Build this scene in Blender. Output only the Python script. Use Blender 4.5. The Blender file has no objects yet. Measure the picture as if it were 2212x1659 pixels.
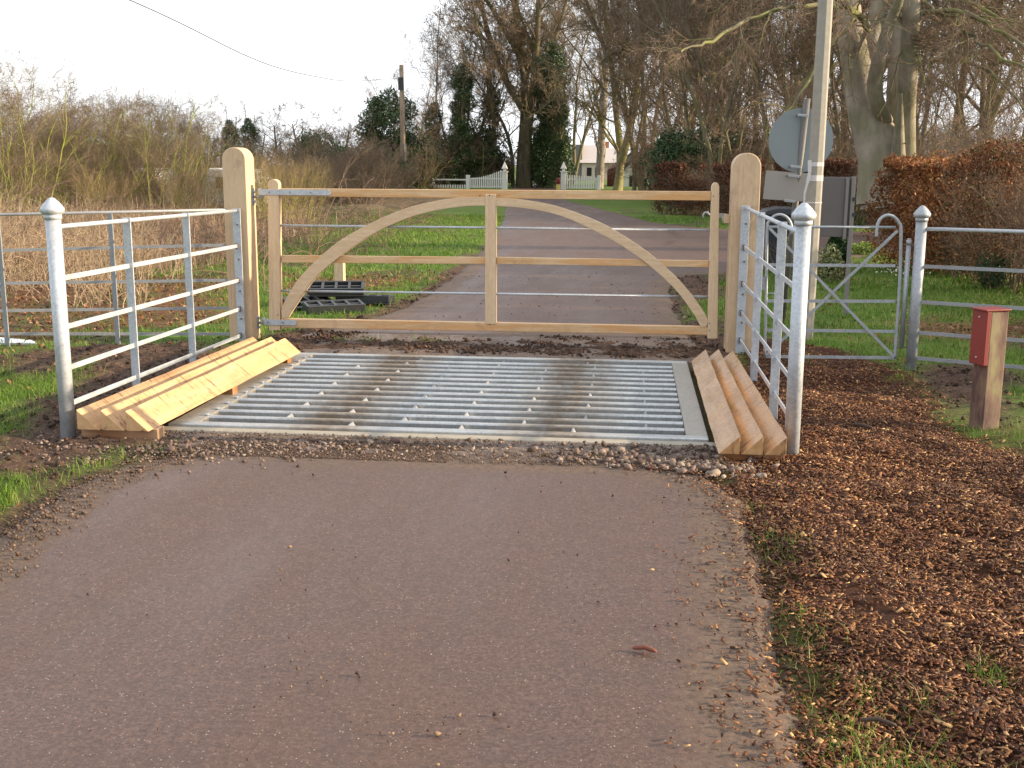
import bpy, bmesh, math, random
import numpy as np
from mathutils import Matrix, Vector
PI = math.pi
rng = np.random.default_rng(7)
random.seed(7)
sc = bpy.context.scene
col = sc.collection

# ------------------------------------------------------------------ camera
# world frame: +Y runs along the road, +X to the right, the eye is 1.5 m above the ground
FOC, PW, PH, EYE = 2430.0, 2212.0, 1659.0, 1.5
ROLL = .0046
def unroll(x, y):
    dx, dy = x - PW / 2, y - PH / 2
    c, s = math.cos(-ROLL), math.sin(-ROLL)
    return dx * c - dy * s, dx * s + dy * c
_vx, _vy = unroll(1365, 358)
PITCH = math.atan2(-_vy, FOC)
YAW = math.atan2(_vx, FOC / math.cos(PITCH))
def ray(x, y):
    dx, dy = unroll(x, y)
    fw = FOC * math.cos(PITCH) - dy * math.sin(PITCH)
    up = -FOC * math.sin(PITCH) - dy * math.cos(PITCH)
    return np.array([dx * math.cos(YAW) - fw * math.sin(YAW), dx * math.sin(YAW) + fw * math.cos(YAW), up])
def at(x, y, Y):            # survey: the point at depth Y
    r = ray(x, y); return np.array([0, 0, EYE]) + r * (Y / r[1])
def gnd(x, y, z=0.):        # survey: the point at height z
    r = ray(x, y); return np.array([0, 0, EYE]) + r * ((z - EYE) / r[2])
cam_d = bpy.data.cameras.new('camera'); cam = bpy.data.objects.new('camera', cam_d); col.objects.link(cam)
cam_d.sensor_width = 36; cam_d.lens = FOC / PW * 36; cam_d.clip_end = 3000; cam_d.clip_start = .05
_f = Vector(ray(PW / 2, PH / 2)).normalized(); _r = Vector(ray(PW / 2 + 500, PH / 2)) - Vector(ray(PW / 2, PH / 2)); _r.normalize()
_u = _r.cross(_f)
cam.matrix_world = Matrix(((_r.x, _u.x, -_f.x, 0), (_r.y, _u.y, -_f.y, 0), (_r.z, _u.z, -_f.z, EYE), (0, 0, 0, 1)))
sc.camera = cam

# ------------------------------------------------------------------ sky, sun, exposure
SUN_EL, SUN_AZ = 14.5, 88.3
w = bpy.data.worlds.new('World'); sc.world = w; w.use_nodes = True
nt = w.node_tree; nt.nodes.clear()
out = nt.nodes.new('ShaderNodeOutputWorld'); bg = nt.nodes.new('ShaderNodeBackground')
sky = nt.nodes.new('ShaderNodeTexSky'); sky.sky_type = 'NISHITA'; sky.sun_disc = False
sky.sun_elevation = math.radians(SUN_EL); sky.sun_rotation = math.radians(SUN_AZ)
sky.air_density = 1.2; sky.dust_density = 2.0; sky.ozone_density = 1.0
tc = nt.nodes.new('ShaderNodeTexCoord'); mp = nt.nodes.new('ShaderNodeMapping'); mp.inputs['Scale'].default_value = (1, 1, 3)
nz = nt.nodes.new('ShaderNodeTexNoise'); nz.inputs['Scale'].default_value = 1.6; nz.inputs['Detail'].default_value = 5
rp = nt.nodes.new('ShaderNodeValToRGB'); rp.color_ramp.elements[0].position = .3; rp.color_ramp.elements[1].position = .55
rp.color_ramp.elements[0].color = (.45, .45, .45, 1); rp.color_ramp.elements[1].color = (.95, .95, .95, 1)
mx = nt.nodes.new('ShaderNodeMixRGB'); mx.inputs[2].default_value = (7.1, 7.3, 7.65, 1)
L = nt.links.new
L(tc.outputs['Generated'], mp.inputs[0]); L(mp.outputs[0], nz.inputs['Vector']); L(nz.outputs[0], rp.inputs[0]); L(rp.outputs[0], mx.inputs[0])
L(sky.outputs[0], mx.inputs[1]); L(mx.outputs[0], bg.inputs[0]); L(bg.outputs[0], out.inputs[0])
bg.inputs[1].default_value = .1
sd = bpy.data.lights.new('sun', 'SUN'); so = bpy.data.objects.new('sun', sd); col.objects.link(so)
sd.energy = 5.0; sd.angle = math.radians(.7); sd.color = (1, .79, .53)
_s = Vector((math.sin(math.radians(SUN_AZ)) * math.cos(math.radians(SUN_EL)), math.cos(math.radians(SUN_AZ)) * math.cos(math.radians(SUN_EL)), math.sin(math.radians(SUN_EL))))
so.rotation_euler = _s.to_track_quat('Z', 'Y').to_euler(); so.location = _s * 40
sc.view_settings.view_transform = 'Standard'; sc.view_settings.look = 'None'
sc.view_settings.exposure = 1.08; sc.view_settings.gamma = 1; sc.view_settings.use_curve_mapping = False

# ------------------------------------------------------------------ noise (numpy)
def hash2(i, j, seed=0):
    n = (i.astype(np.int64) * 374761393 + j.astype(np.int64) * 668265263 + seed * 1274126177) & 0xffffffff
    n = ((n ^ (n >> 13)) * 1274126177) & 0xffffffff
    return ((n ^ (n >> 16)) & 0xffffff) / float(0xffffff)
def vnoise(x, y, seed=0):
    xi, yi = np.floor(x), np.floor(y); fx, fy = x - xi, y - yi
    fx = fx * fx * (3 - 2 * fx); fy = fy * fy * (3 - 2 * fy)
    a, b, c, d = hash2(xi, yi, seed), hash2(xi + 1, yi, seed), hash2(xi, yi + 1, seed), hash2(xi + 1, yi + 1, seed)
    return (a * (1 - fx) + b * fx) * (1 - fy) + (c * (1 - fx) + d * fx) * fy
def fbm(x, y, oct=4, seed=0):
    s = 0; a = .5; n = 0
    for o in range(oct):
        s = s + a * vnoise(x * 2 ** o, y * 2 ** o, seed + o); n += a; a *= .5
    return s / n
def smooth(a, b, x):
    t = np.clip((x - a) / (b - a), 0, 1); return t * t * (3 - 2 * t)

# ------------------------------------------------------------------ mesh helpers
def mesh_np(name, V, Q=None, T=None, mat=None, parent=None, attrs=None, smooth_=False):
    me = bpy.data.meshes.new(name)
    V = np.asarray(V, np.float32)
    nq = 0 if Q is None else len(Q); ntr = 0 if T is None else len(T)
    loops = np.concatenate([np.asarray(a, np.int32).ravel() for a in (Q, T) if a is not None and len(a)])
    me.vertices.add(len(V)); me.vertices.foreach_set('co', V.ravel())
    me.loops.add(len(loops)); me.loops.foreach_set('vertex_index', loops)
    me.polygons.add(nq + ntr)
    st = np.concatenate([np.arange(nq) * 4, nq * 4 + np.arange(ntr) * 3]).astype(np.int32)
    me.polygons.foreach_set('loop_start', st)
    if smooth_: me.polygons.foreach_set('use_smooth', np.ones(nq + ntr, bool))
    me.update(calc_edges=True)
    for k, a in (attrs or {}).items():
        at_ = me.attributes.new(k, 'FLOAT', 'POINT'); at_.data.foreach_set('value', np.asarray(a, np.float32))
    if mat: me.materials.append(mat)
    o = bpy.data.objects.new(name, me); col.objects.link(o)
    if parent: o.parent = parent
    return o
class MB:
    """collects boxes, bars, tubes, prisms; build() links them as ONE mesh"""
    def __init__(s): s.bm = bmesh.new()
    def hexa(s, p):      # 8 points: 4 bottom ccw, 4 top ccw
        v = [s.bm.verts.new(tuple(map(float, q))) for q in p]
        for f in ((3, 2, 1, 0), (4, 5, 6, 7), (0, 1, 5, 4), (1, 2, 6, 5), (2, 3, 7, 6), (3, 0, 4, 7)): s.bm.faces.new([v[i] for i in f])
        return s
    def box(s, a, b):
        x0, y0, z0 = a; x1, y1, z1 = b
        return s.hexa([(x0, y0, z0), (x1, y0, z0), (x1, y1, z0), (x0, y1, z0), (x0, y0, z1), (x1, y0, z1), (x1, y1, z1), (x0, y1, z1)])
    def bar(s, a, b, wd, ht, up=(0, 0, 1)):      # box from a to b
        a = np.array(a, float); b = np.array(b, float); d = b - a; d /= np.linalg.norm(d)
        side = np.cross(d, up); side /= np.linalg.norm(side); u = np.cross(side, d)
        S = side * wd / 2; U = u * ht / 2
        return s.hexa([a - S - U, a + S - U, b + S - U, b - S - U, a - S + U, a + S + U, b + S + U, b - S + U])
    def tube(s, pts, rad, n=12, caps=True, smooth_=True):
        pts = [np.array(p, float) for p in pts]; rings = []
        rad = [rad] * len(pts) if np.isscalar(rad) else rad
        d0 = pts[1] - pts[0]; ref = np.array([0, 0, 1.]) if abs(d0[2]) < .9 * np.linalg.norm(d0) else np.array([1., 0, 0])
        for i, p in enumerate(pts):
            d = pts[min(i + 1, len(pts) - 1)] - pts[max(i - 1, 0)]; d /= np.linalg.norm(d)
            a = np.cross(d, ref); a /= np.linalg.norm(a); b = np.cross(d, a); ref = np.cross(a, d)
            rings.append([s.bm.verts.new(tuple(p + rad[i] * (a * math.cos(2 * PI * k / n) + b * math.sin(2 * PI * k / n)))) for k in range(n)])
        for r0, r1 in zip(rings, rings[1:]):
            for k in range(n):
                f = s.bm.faces.new((r0[k], r0[(k + 1) % n], r1[(k + 1) % n], r1[k])); f.smooth = smooth_
        if caps: s.bm.faces.new(rings[0]); s.bm.faces.new(rings[-1][::-1])
        return s
    def lathe(s, c, prof, n=20):      # profile (r, z)
        rings = [[s.bm.verts.new((c[0] + r * math.cos(2 * PI * k / n), c[1] + r * math.sin(2 * PI * k / n), c[2] + z)) for k in range(n)] for r, z in prof]
        for r0, r1 in zip(rings, rings[1:]):
            for k in range(n):
                f = s.bm.faces.new((r0[k], r0[(k + 1) % n], r1[(k + 1) % n], r1[k])); f.smooth = True
        s.bm.faces.new(rings[0][::-1]); s.bm.faces.new(rings[-1])
        return s
    def prism(s, poly, off):          # polygon of 3-D points swept along off
        off = np.array(off, float)
        a = [s.bm.verts.new(tuple(map(float, p))) for p in poly]; b = [s.bm.verts.new(tuple(np.array(p, float) + off)) for p in poly]
        s.bm.faces.new(a); s.bm.faces.new(b[::-1]); n = len(a)
        for k in range(n): s.bm.faces.new((a[k], b[k], b[(k + 1) % n], a[(k + 1) % n]))
        return s
    def build(s, name, mat, parent=None, bevel=0):
        bmesh.ops.recalc_face_normals(s.bm, faces=s.bm.faces[:])
        me = bpy.data.meshes.new(name); s.bm.to_mesh(me); s.bm.free()
        me.materials.append(mat); o = bpy.data.objects.new(name, me); col.objects.link(o)
        if parent: o.parent = parent
        if bevel:
            m = o.modifiers.new('bevel', 'BEVEL'); m.width = bevel; m.segments = 2; m.limit_method = 'ANGLE'; m.angle_limit = math.radians(40)
            m.harden_normals = False
        return o
def tag(o, label=None, cat=None, group=None, kind=None):
    if label: o['label'] = label
    if cat: o['category'] = cat
    if group: o['group'] = group
    if kind: o['kind'] = kind
    return o
def empty(name, loc=(0, 0, 0)):
    o = bpy.data.objects.new(name, None); o.location = tuple(map(float, loc)); o.empty_display_size = .1; col.objects.link(o); return o
def thing(name, label, cat, loc, group=None):
    return tag(empty(name, loc), label, cat, group)
def adopt(root, *parts):      # parts were built in world coordinates
    for p in parts:
        p.parent = root; p.matrix_parent_inverse = Matrix.Translation(-Vector(root.location))
def sub(parent, *parts):
    for p in parts: p.parent = parent; p.matrix_parent_inverse = Matrix.Identity(4)

# ------------------------------------------------------------------ materials
def newmat(name):
    m = bpy.data.materials.new(name); m.use_nodes = True; t = m.node_tree
    return m, t, t.nodes['Principled BSDF']
def N(t, typ, **kw):
    n = t.nodes.new(typ)
    for k, v in kw.items():
        if k in n.inputs: n.inputs[k].default_value = v
        else: setattr(n, k, v)
    return n
def noise(t, scale, detail=4, rough=.6, stretch=None, coord='Object', dist=0):
    c = t.nodes.new('ShaderNodeTexCoord'); n = N(t, 'ShaderNodeTexNoise', Scale=scale, Detail=detail, Roughness=rough, Distortion=dist)
    if stretch:
        mpp = t.nodes.new('ShaderNodeMapping'); mpp.inputs['Scale'].default_value = stretch
        t.links.new(c.outputs[coord], mpp.inputs[0]); t.links.new(mpp.outputs[0], n.inputs['Vector'])
    else: t.links.new(c.outputs[coord], n.inputs['Vector'])
    return n.outputs[0]
def ramp(t, fac, stops):
    r = t.nodes.new('ShaderNodeValToRGB'); e = r.color_ramp.elements
    e[0].position, e[1].position = stops[0][0], stops[-1][0]
    for p, c in stops[1:-1]: e.new(p)
    for i, (p, c) in enumerate(sorted(stops, key=lambda q: q[0])):
        c = c if hasattr(c, '__len__') else (c, c, c)
        e[i].position = p; e[i].color = (*c, 1)
    t.links.new(fac, r.inputs[0]); return r.outputs[0]
def mix(t, f, a, b, mode='MIX'):
    m = t.nodes.new('ShaderNodeMixRGB'); m.blend_type = mode
    for i, v in enumerate((f, a, b)):
        if isinstance(v, bpy.types.NodeSocket): t.links.new(v, m.inputs[i])
        elif hasattr(v, '__len__'): m.inputs[i].default_value = (*v, 1)
        else: m.inputs[i].default_value = v if i == 0 else (v, v, v, 1)
    return m.outputs[0]
def math_(t, op, a, b=0.):
    m = t.nodes.new('ShaderNodeMath'); m.operation = op
    for i, v in enumerate((a, b)):
        if isinstance(v, bpy.types.NodeSocket): t.links.new(v, m.inputs[i])
        else: m.inputs[i].default_value = v
    return m.outputs[0]
def bump(t, bs, h, strength=.3, dist=.01):
    b = N(t, 'ShaderNodeBump', Strength=strength, Distance=dist); t.links.new(h, b.inputs['Height']); t.links.new(b.outputs[0], bs.inputs['Normal'])
def attr(t, name):
    a = t.nodes.new('ShaderNodeAttribute'); a.attribute_name = name; return a.outputs['Fac']

def flat(name, c, rough=.6, metal=0, var=.25, scale=8):
    m, t, b = newmat(name)
    n = noise(t, scale)
    t.links.new(mix(t, n, tuple(x * (1 - var) for x in c), tuple(min(1, x * (1 + var)) for x in c)), b.inputs['Base Color'])
    b.inputs['Roughness'].default_value = rough; b.inputs['Metallic'].default_value = metal
    return m
def wood(name, axis, light=(.68, .51, .34), dark=(.54, .38, .23), stain=0., wetness=.0, rough=.62):
    m, t, b = newmat(name)
    st = [14, 14, 14]; st[axis] = .9
    g = noise(t, 3.2, 6, .65, stretch=st, dist=.4)
    fine = noise(t, 22, 4, .7, stretch=[s if i != axis else .8 for i, s in enumerate((3, 3, 3))])
    c = ramp(t, g, [(.3, dark), (.5, tuple((a + b_) / 2 for a, b_ in zip(light, dark))), (.66, light)])
    c = mix(t, math_(t, 'MULTIPLY', ramp(t, fine, [(.4, 0.), (.7, 1.)]), .35), c, tuple(x * .6 for x in dark))
    big = noise(t, 1.1, 3)
    c = mix(t, math_(t, 'MULTIPLY', ramp(t, big, [(.45, 0.), (.65, 1.)]), .4), c, (.66, .50, .33))
    if name == 'oak_rail':      # unseasoned orange heartwood running along the rails
        hw_ = ramp(t, noise(t, 1.6, 4, .55, stretch=(.8, 6, 9), dist=.5), [(.50, 0.), (.56, 1.)])
        c = mix(t, math_(t, 'MULTIPLY', hw_, .6), c, (.56, .27, .085))
    if stain:
        s1 = noise(t, 5, 5, .7, dist=.6); s2 = noise(t, 1.4, 2)
        f = math_(t, 'MULTIPLY', ramp(t, s1, [(.56, 0.), (.66, 1.)]), ramp(t, s2, [(.4, 0.), (.6, 1.)]))
        c = mix(t, math_(t, 'MULTIPLY', f, stain), c, (.13, .07, .035))
    t.links.new(c, b.inputs['Base Color'])
    if wetness:
        r = ramp(t, noise(t, 2.3, 4, .6, dist=.5), [(.42, .22), (.58, rough)])
        t.links.new(r, b.inputs['Roughness'])
        b.inputs['Specular IOR Level'].default_value = .5 + wetness
    else: b.inputs['Roughness'].default_value = rough
    bump(t, b, fine, .35, .004)
    return m
def sawn(name, light, dark, wet=False):      # rough-sawn prisms with saw marks across
    m, t, b = newmat(name)
    g = noise(t, 2.4, 5, .6, stretch=(9, .8, 9), dist=.3)
    saw = noise(t, 16, 4, .65, stretch=(.45, 3.2, .45), dist=1.0)
    spl = noise(t, 7, 5, .7, stretch=(1, 1.6, 1), dist=1.2)
    c = ramp(t, g, [(.3, dark), (.65, light)])
    f = math_(t, 'MULTIPLY', ramp(t, saw, [(.53, 0.), (.61, 1.)]), ramp(t, spl, [(.46, 0.), (.56, 1.)]))
    c = mix(t, math_(t, 'MULTIPLY', f, .85), c, (.10, .05, .025))
    ld = ramp(t, noise(t, 1.7, 4, .6, dist=.5), [(.52, 0.), (.62, 1.)])
    c = mix(t, math_(t, 'MULTIPLY', ld, .3), c, (.25, .13, .06))
    t.links.new(c, b.inputs['Base Color'])
    if wet:
        t.links.new(ramp(t, noise(t, 3, 4, .6, dist=.4), [(.42, .20), (.6, .45)]), b.inputs['Roughness'])
    else: b.inputs['Roughness'].default_value = .65
    bump(t, b, saw, .4, .003)
    return m
def galv(name, base=(.40, .42, .45), rough=.42, stain=0, metal=.75):
    m, t, b = newmat(name)
    v = N(t, 'ShaderNodeTexVoronoi', Scale=60.); c = t.nodes.new('ShaderNodeTexCoord'); t.links.new(c.outputs['Object'], v.inputs['Vector'])
    n = noise(t, 9, 5, .65)
    cc = mix(t, v.outputs['Distance'], tuple(x * .75 for x in base), tuple(min(1, x * 1.25) for x in base))
    cc = mix(t, ramp(t, n, [(.35, 0.), (.7, .7)]), cc, tuple(min(1, x * 1.35) for x in base))
    if stain:
        # dried mud carried by the wheels: two tracks across the grid
        sx = t.nodes.new('ShaderNodeSeparateXYZ'); t.links.new(c.outputs['Object'], sx.inputs[0])
        a1 = math_(t, 'ABSOLUTE', math_(t, 'SUBTRACT', sx.outputs[0], -1.72)); a2 = math_(t, 'ABSOLUTE', math_(t, 'SUBTRACT', sx.outputs[0], -.38))
        mn = math_(t, 'MINIMUM', a1, a2); n2 = noise(t, 5, 4, .6, stretch=(1, .3, 1))
        f = ramp(t, math_(t, 'ADD', mn, math_(t, 'MULTIPLY', math_(t, 'SUBTRACT', n2, .5), .55)), [(.06, 1.), (.40, .08)])
        f = math_(t, 'MULTIPLY', f, ramp(t, noise(t, 30, 4, .7, stretch=(.6, 1, 1)), [(.25, .5), (.55, 1.)]))
        f2 = math_(t, 'MULTIPLY', f, stain)
        cc = mix(t, f2, cc, (.15, .10, .055))
        t.links.new(math_(t, 'SUBTRACT', metal, math_(t, 'MULTIPLY', f2, metal)), b.inputs['Metallic'])
        t.links.new(math_(t, 'ADD', rough, math_(t, 'MULTIPLY', f2, .4)), b.inputs['Roughness'])
    else:
        b.inputs['Metallic'].default_value = metal
        t.links.new(ramp(t, n, [(.3, rough - .08), (.7, rough + .15)]), b.inputs['Roughness'])
    t.links.new(cc, b.inputs['Base Color'])
    bump(t, b, n, .12, .003)
    return m
def leafmat(name, cols, rough=.6, trans=.0, spec=.3):
    m, t, b = newmat(name)
    g = t.nodes.new('ShaderNodeNewGeometry')
    n = len(cols); st = [(i / max(1, n - 1), c) for i, c in enumerate(cols)]
    c = ramp(t, g.outputs['Random Per Island'], st)
    pt = noise(t, 1.3, 3)
    c = mix(t, ramp(t, pt, [(.4, 0.), (.62, .45)]), c, tuple(x * .55 for x in cols[0]))
    t.links.new(c, b.inputs['Base Color']); b.inputs['Roughness'].default_value = rough; b.inputs['Specular IOR Level'].default_value = spec
    if trans:
        tr = t.nodes.new('ShaderNodeBsdfTranslucent'); t.links.new(c, tr.inputs[0])
        ms = t.nodes.new('ShaderNodeMixShader'); ms.inputs[0].default_value = trans
        o = t.nodes['Material Output']; t.links.new(b.outputs[0], ms.inputs[1]); t.links.new(tr.outputs[0], ms.inputs[2]); t.links.new(ms.outputs[0], o.inputs[0])
    return m
def bark(name, c, moss=(.12, .13, .04), mossf=.5, scale=3, rough=.85):
    m, t, b = newmat(name)
    n = noise(t, scale, 6, .65, stretch=(1, 1, .35)); n2 = noise(t, scale * .35, 3)
    cc = ramp(t, n, [(.3, tuple(x * .6 for x in c)), (.7, tuple(x * 1.3 for x in c))])
    cc = mix(t, math_(t, 'MULTIPLY', ramp(t, n2, [(.42, 0.), (.6, 1.)]), mossf), cc, moss)
    t.links.new(cc, b.inputs['Base Color']); b.inputs['Roughness'].default_value = rough; b.inputs['Specular IOR Level'].default_value = .2
    bump(t, b, n, .5, .02)
    return m

M = {}
M['oak_x'] = wood('oak_x', 0); M['oak_z'] = wood('oak_z', 2); M['oak_post'] = wood('oak_post', 2, light=(.62, .45, .295), dark=(.48, .33, .20), stain=.4)
M['oak_rail'] = wood('oak_rail', 0, light=(.68, .47, .27), dark=(.52, .31, .14), stain=.25)
M['sawn_dry'] = sawn('sawn_dry', (.57, .36, .185), (.43, .245, .11)); M['sawn_wet'] = sawn('sawn_wet', (.48, .29, .14), (.33, .17, .07), True)
M['wet_board'] = wood('wet_board', 0, light=(.36, .14, .04), dark=(.2, .07, .02))
M['galv'] = galv('galv', (.30, .32, .35), .52, metal=.5); M['galv_bright'] = galv('galv_bright', (.40, .43, .47), .5, metal=.4); M['galv_grid'] = galv('galv_grid', (.40, .42, .43), .36, stain=.85, metal=.7); M['galv_muddy'] = galv('galv_muddy', (.27, .25, .22), .6, metal=.25)
M['galv_dull'] = galv('galv_dull', (.24, .25, .27), .55, metal=.4)
M['rust_bolt'] = flat('rust_bolt', (.16, .12, .10), .6, .5)
M['concrete'] = flat('concrete', (.30, .27, .22), .85, var=.3, scale=14)
M['pole_conc'] = flat('pole_conc', (.27, .255, .225), .8, var=.25, scale=20)
M['sign_grey'] = flat('sign_grey', (.20, .23, .25), .5, .1, .06); M['sign_taupe'] = flat('sign_taupe', (.29, .265, .25), .5, .1, .06)
M['board'] = flat('board', (.13, .115, .115), .5, .1, .1); M['board_edge'] = flat('board_edge', (.20, .185, .18), .5, .1, .1)
M['black_plastic'] = flat('black_plastic', (.022, .024, .028), .45, var=.3); M['bin'] = flat('bin', (.03, .034, .045), .3, var=.2)
M['red_paint'] = flat('red_paint', (.17, .014, .012), .5, var=.2, scale=12)
M['sign_post'] = flat('sign_post', (.12, .115, .11), .6, .1, scale=25)
M['old_wood'] = None
M['white_paint'] = flat('white_paint', (.74, .73, .68), .5, var=.06); M['white_sheet'] = flat('white_sheet', (.72, .74, .78), .35, var=.05)
M['tape'] = flat('tape', (.50, .50, .52), .3, var=.1); M['render_white'] = flat('render_white', (.72, .70, .66), .8, var=.06, scale=3)
M['dark_glass'] = flat('dark_glass', (.02, .02, .022), .15); M['roof_red'] = flat('roof_red', (.14, .035, .025), .8, var=.3)
M['roof_grey'] = flat('roof_grey', (.16, .15, .15), .8); M['roof_pink'] = flat('roof_pink', (.46, .41, .39), .8, var=.15, scale=5)
M['house_wall'] = flat('house_wall', (.50, .42, .37), .85, var=.12, scale=3)
M['brick'] = flat('brick', (.34, .15, .09), .85, var=.3)
M['yellow'] = flat('yellow', (.6, .5, .15), .5); M['cable'] = flat('cable', (.05, .05, .05), .5)
def old_wood():
    m, t, b = newmat('old_wood')
    n = noise(t, 3, 5, .65, stretch=(6, 6, .7), dist=.4); n2 = noise(t, 4.5, 4, .6, stretch=(1.4, 1.4, .6))
    c = ramp(t, n2, [(.40, (.07, .035, .03)), (.52, (.15, .09, .065)), (.66, (.22, .19, .09))])
    c = mix(t, ramp(t, n, [(.5, 0.), (.7, .4)]), c, (.26, .20, .14))
    t.links.new(c, b.inputs['Base Color']); b.inputs['Roughness'].default_value = .8; bump(t, b, n, .5, .006)
    return m
M['old_wood'] = old_wood()
M['pole_wood'] = bark('pole_wood', (.26, .20, .15), mossf=.15)

# ------------------------------------------------------------------ ground zones
def seg_dist(px, py, poly, closed=True):
    d = np.full(px.shape, 1e9); n = len(poly)
    for i in range(n if closed else n - 1):
        ax, ay = poly[i]; bx, by = poly[(i + 1) % n]
        dx, dy = bx - ax, by - ay; tt = np.clip(((px - ax) * dx + (py - ay) * dy) / (dx * dx + dy * dy + 1e-12), 0, 1)
        d = np.minimum(d, np.hypot(px - ax - tt * dx, py - ay - tt * dy))
    return d
def inside(px, py, poly):
    r = np.zeros(px.shape, bool); n = len(poly); j = n - 1
    for i in range(n):
        xi, yi = poly[i]; xj, yj = poly[j]
        r ^= ((yi > py) != (yj > py)) & (px < (xj - xi) * (py - yi) / (yj - yi + 1e-12) + xi); j = i
    return r
def sdf(px, py, poly):       # positive inside
    d = seg_dist(px, py, poly); return np.where(inside(px, py, poly), d, -d)
def gp(*pts): return [tuple(gnd(x, y)[:2]) for x, y in pts]
ROAD_N = [(-2.2, -6), (-2.3, 2.5), (-2.42, 3.9), (-2.49, 4.37), (-2.55, 4.85), (-2.42, 5.3), (-2.1, 5.62), (-1.2, 5.60), (-.5, 5.56), (.0, 5.56), (.33, 5.42), (.47, 5.0), (.46, 4.28), (.43, 3.59), (.39, 3.0), (.36, 2.5), (.34, -6)]
ROAD_F = [(-2.75, 9.72), (-2.62, 10.4), (-2.36, 11.2), (-2.28, 12.9), (-2.3, 15), (-2.42, 18.1), (-2.9, 25), (-3.6, 32.9), (-4.8, 44.9), (-6.6, 60), (-7.7, 74), (-8.6, 90), (-9.5, 110), (-5, 110), (-4.9, 90), (-4.3, 74), (-3.9, 62), (-3.0, 50.3), (-1.2, 40.8), (-.1, 34.6), (.5, 31), (1.37, 28.9), (2.4, 27.9), (6, 27.4), (16, 27), (60, 27), (60, 23.4), (16, 23.4), (8, 22.8), (5.2, 21.5), (3.6, 19.4), (2.4, 17.4), (1.4, 16.3), (.75, 16.0), (.47, 15), (.40, 13.25), (.43, 11), (.42, 9.85)]
CHIPS = [(.62, 5.55), (.50, 5.0), (.50, 4.2), (.50, 3.4), (.52, 2.8), (.6, 1.0), (4.2, 1.0), (3.9, 3.6), (2.6, 4.6), (2.2, 5.3), (2.05, 6.2), (1.95, 7.2), (2.0, 8.3), (1.95, 8.75), (1.7, 9.5), (1.3, 9.9), (.95, 9.7), (.75, 8.5), (.5, 8.4), (.5, 6.5)]
SOIL = [gp((0, 880), (120, 860), (180, 820), (160, 770), (230, 765), (420, 760), (560, 730), (700, 700), (760, 735), (1440, 725), (1560, 715), (1640, 740), (1640, 800), (1560, 1010), (1500, 1020), (1350, 985), (250, 990), (160, 1030), (140, 1050), (0, 1035)),
        gp((0, 770), (230, 745), (420, 745), (420, 772), (260, 790), (130, 800), (0, 830)),
        gp((1450, 640), (1430, 590), (1560, 600), (1560, 640), (1500, 660)), gp((1440, 700), (1600, 690), (1620, 740), (1440, 740)),
        gp((1970, 790), (2120, 780), (2212, 800), (2212, 900), (2130, 930), (2060, 880), (1980, 840)),
        gp((2090, 1060), (2212, 1010), (2600, 1000), (2600, 1300), (2212, 1330), (2120, 1200)),
        gp((700, 700), (840, 690), (920, 640), (1000, 600), (1030, 560), (960, 580), (900, 640), (800, 672), (740, 700))]
LITTER = [gp((0, 600), (200, 590), (480, 600), (485, 700), (250, 715), (0, 740), (-300, 740), (-300, 600)), gp((1980, 700), (2212, 690), (2300, 720), (2212, 745), (1985, 735)), gp((600, 590), (720, 600), (960, 600), (850, 620), (620, 640))]
ROUGH = gp((-900, 640), (0, 610), (250, 600), (480, 560), (600, 520), (700, 470), (900, 455), (1000, 440), (1060, 425), (900, 400), (-900, 410))
def zones(x, y):
    n1 = fbm(x * 2.2, y * 2.2, 4, 3) - .5; n2 = fbm(x * 9, y * 9, 3, 9) - .5
    j = n1 * .5 + n2 * .16
    rn = np.maximum(sdf(x, y, ROAD_N), sdf(x, y, ROAD_F))
    ch = smooth(-.12, .10, sdf(x, y, CHIPS) + j * .9)
    so_ = 0
    for p in SOIL: so_ = np.maximum(so_, smooth(-.25, .2, sdf(x, y, p) + j * 1.2))
    # the verge along the road is bare soil
    so_ = np.maximum(so_, (1 - smooth(.05, .35, -rn + j * .9 - np.clip((y - 14) * .01, 0, .3) * 0)) * (y < 22) * (rn < 0))
    # muddy patches and worn turf
    pt = fbm(x * .9, y * .7, 4, 21)
    so_ = np.maximum(so_, smooth(.62, .70, pt) * .7 * (y > 9) * (y < 40))
    li = 0
    for p in LITTER: li = np.maximum(li, smooth(-.4, .3, sdf(x, y, p) + j * 2))
    ro = smooth(-1, 1, sdf(x, y, ROUGH) + j * 3)
    return rn, ch, so_, li, ro
def height(x, y, zs=None):
    rn, ch, so_, li, ro = zs if zs is not None else zones(x, y)
    off = smooth(-.02, .26, -rn)                       # 0 on the road, 1 away from it
    h = -.022 * (1 - off)
    lump = (fbm(x * 7, y * 7, 4, 5) - .42) * .10 + (fbm(x * 22, y * 22, 2, 15) - .5) * .03
    h = h + off * (so_ * lump * .9 + (1 - so_) * (fbm(x * 1.5, y * 1.5, 3, 8) - .5) * .05 + ch * ((fbm(x * 5, y * 5, 3, 6) - .5) * .05 + (fbm(x * 1.4, y * 1.4, 2, 16) - .5) * .09))
    h = h + off * ro * (fbm(x * .35, y * .3, 3, 31) - .4) * .7 * smooth(10, 20, y)
    near_grid = (1 - smooth(0, .25, np.maximum(np.abs(x + 1.1) - 2.05, np.abs(y - 7.4) - 1.45)))
    h = h * (1 - near_grid) + near_grid * np.minimum(h, -.01)
    # the pit under the cattle grid
    pit = (x > -2.56) & (x < .40) & (y > 6.2) & (y < 8.57)
    return np.where(pit, -.5, h)
def axis_(a, b, step, lo, hi, gr=1.12):
    c = list(np.arange(a, b + 1e-6, step)); s = step; v = b
    while v < hi: s *= gr; v += s; c.append(v)
    s = step; v = a; pre = []
    while v > lo: s *= gr; v -= s; pre.append(v)
    return np.array(pre[::-1] + c)
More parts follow.
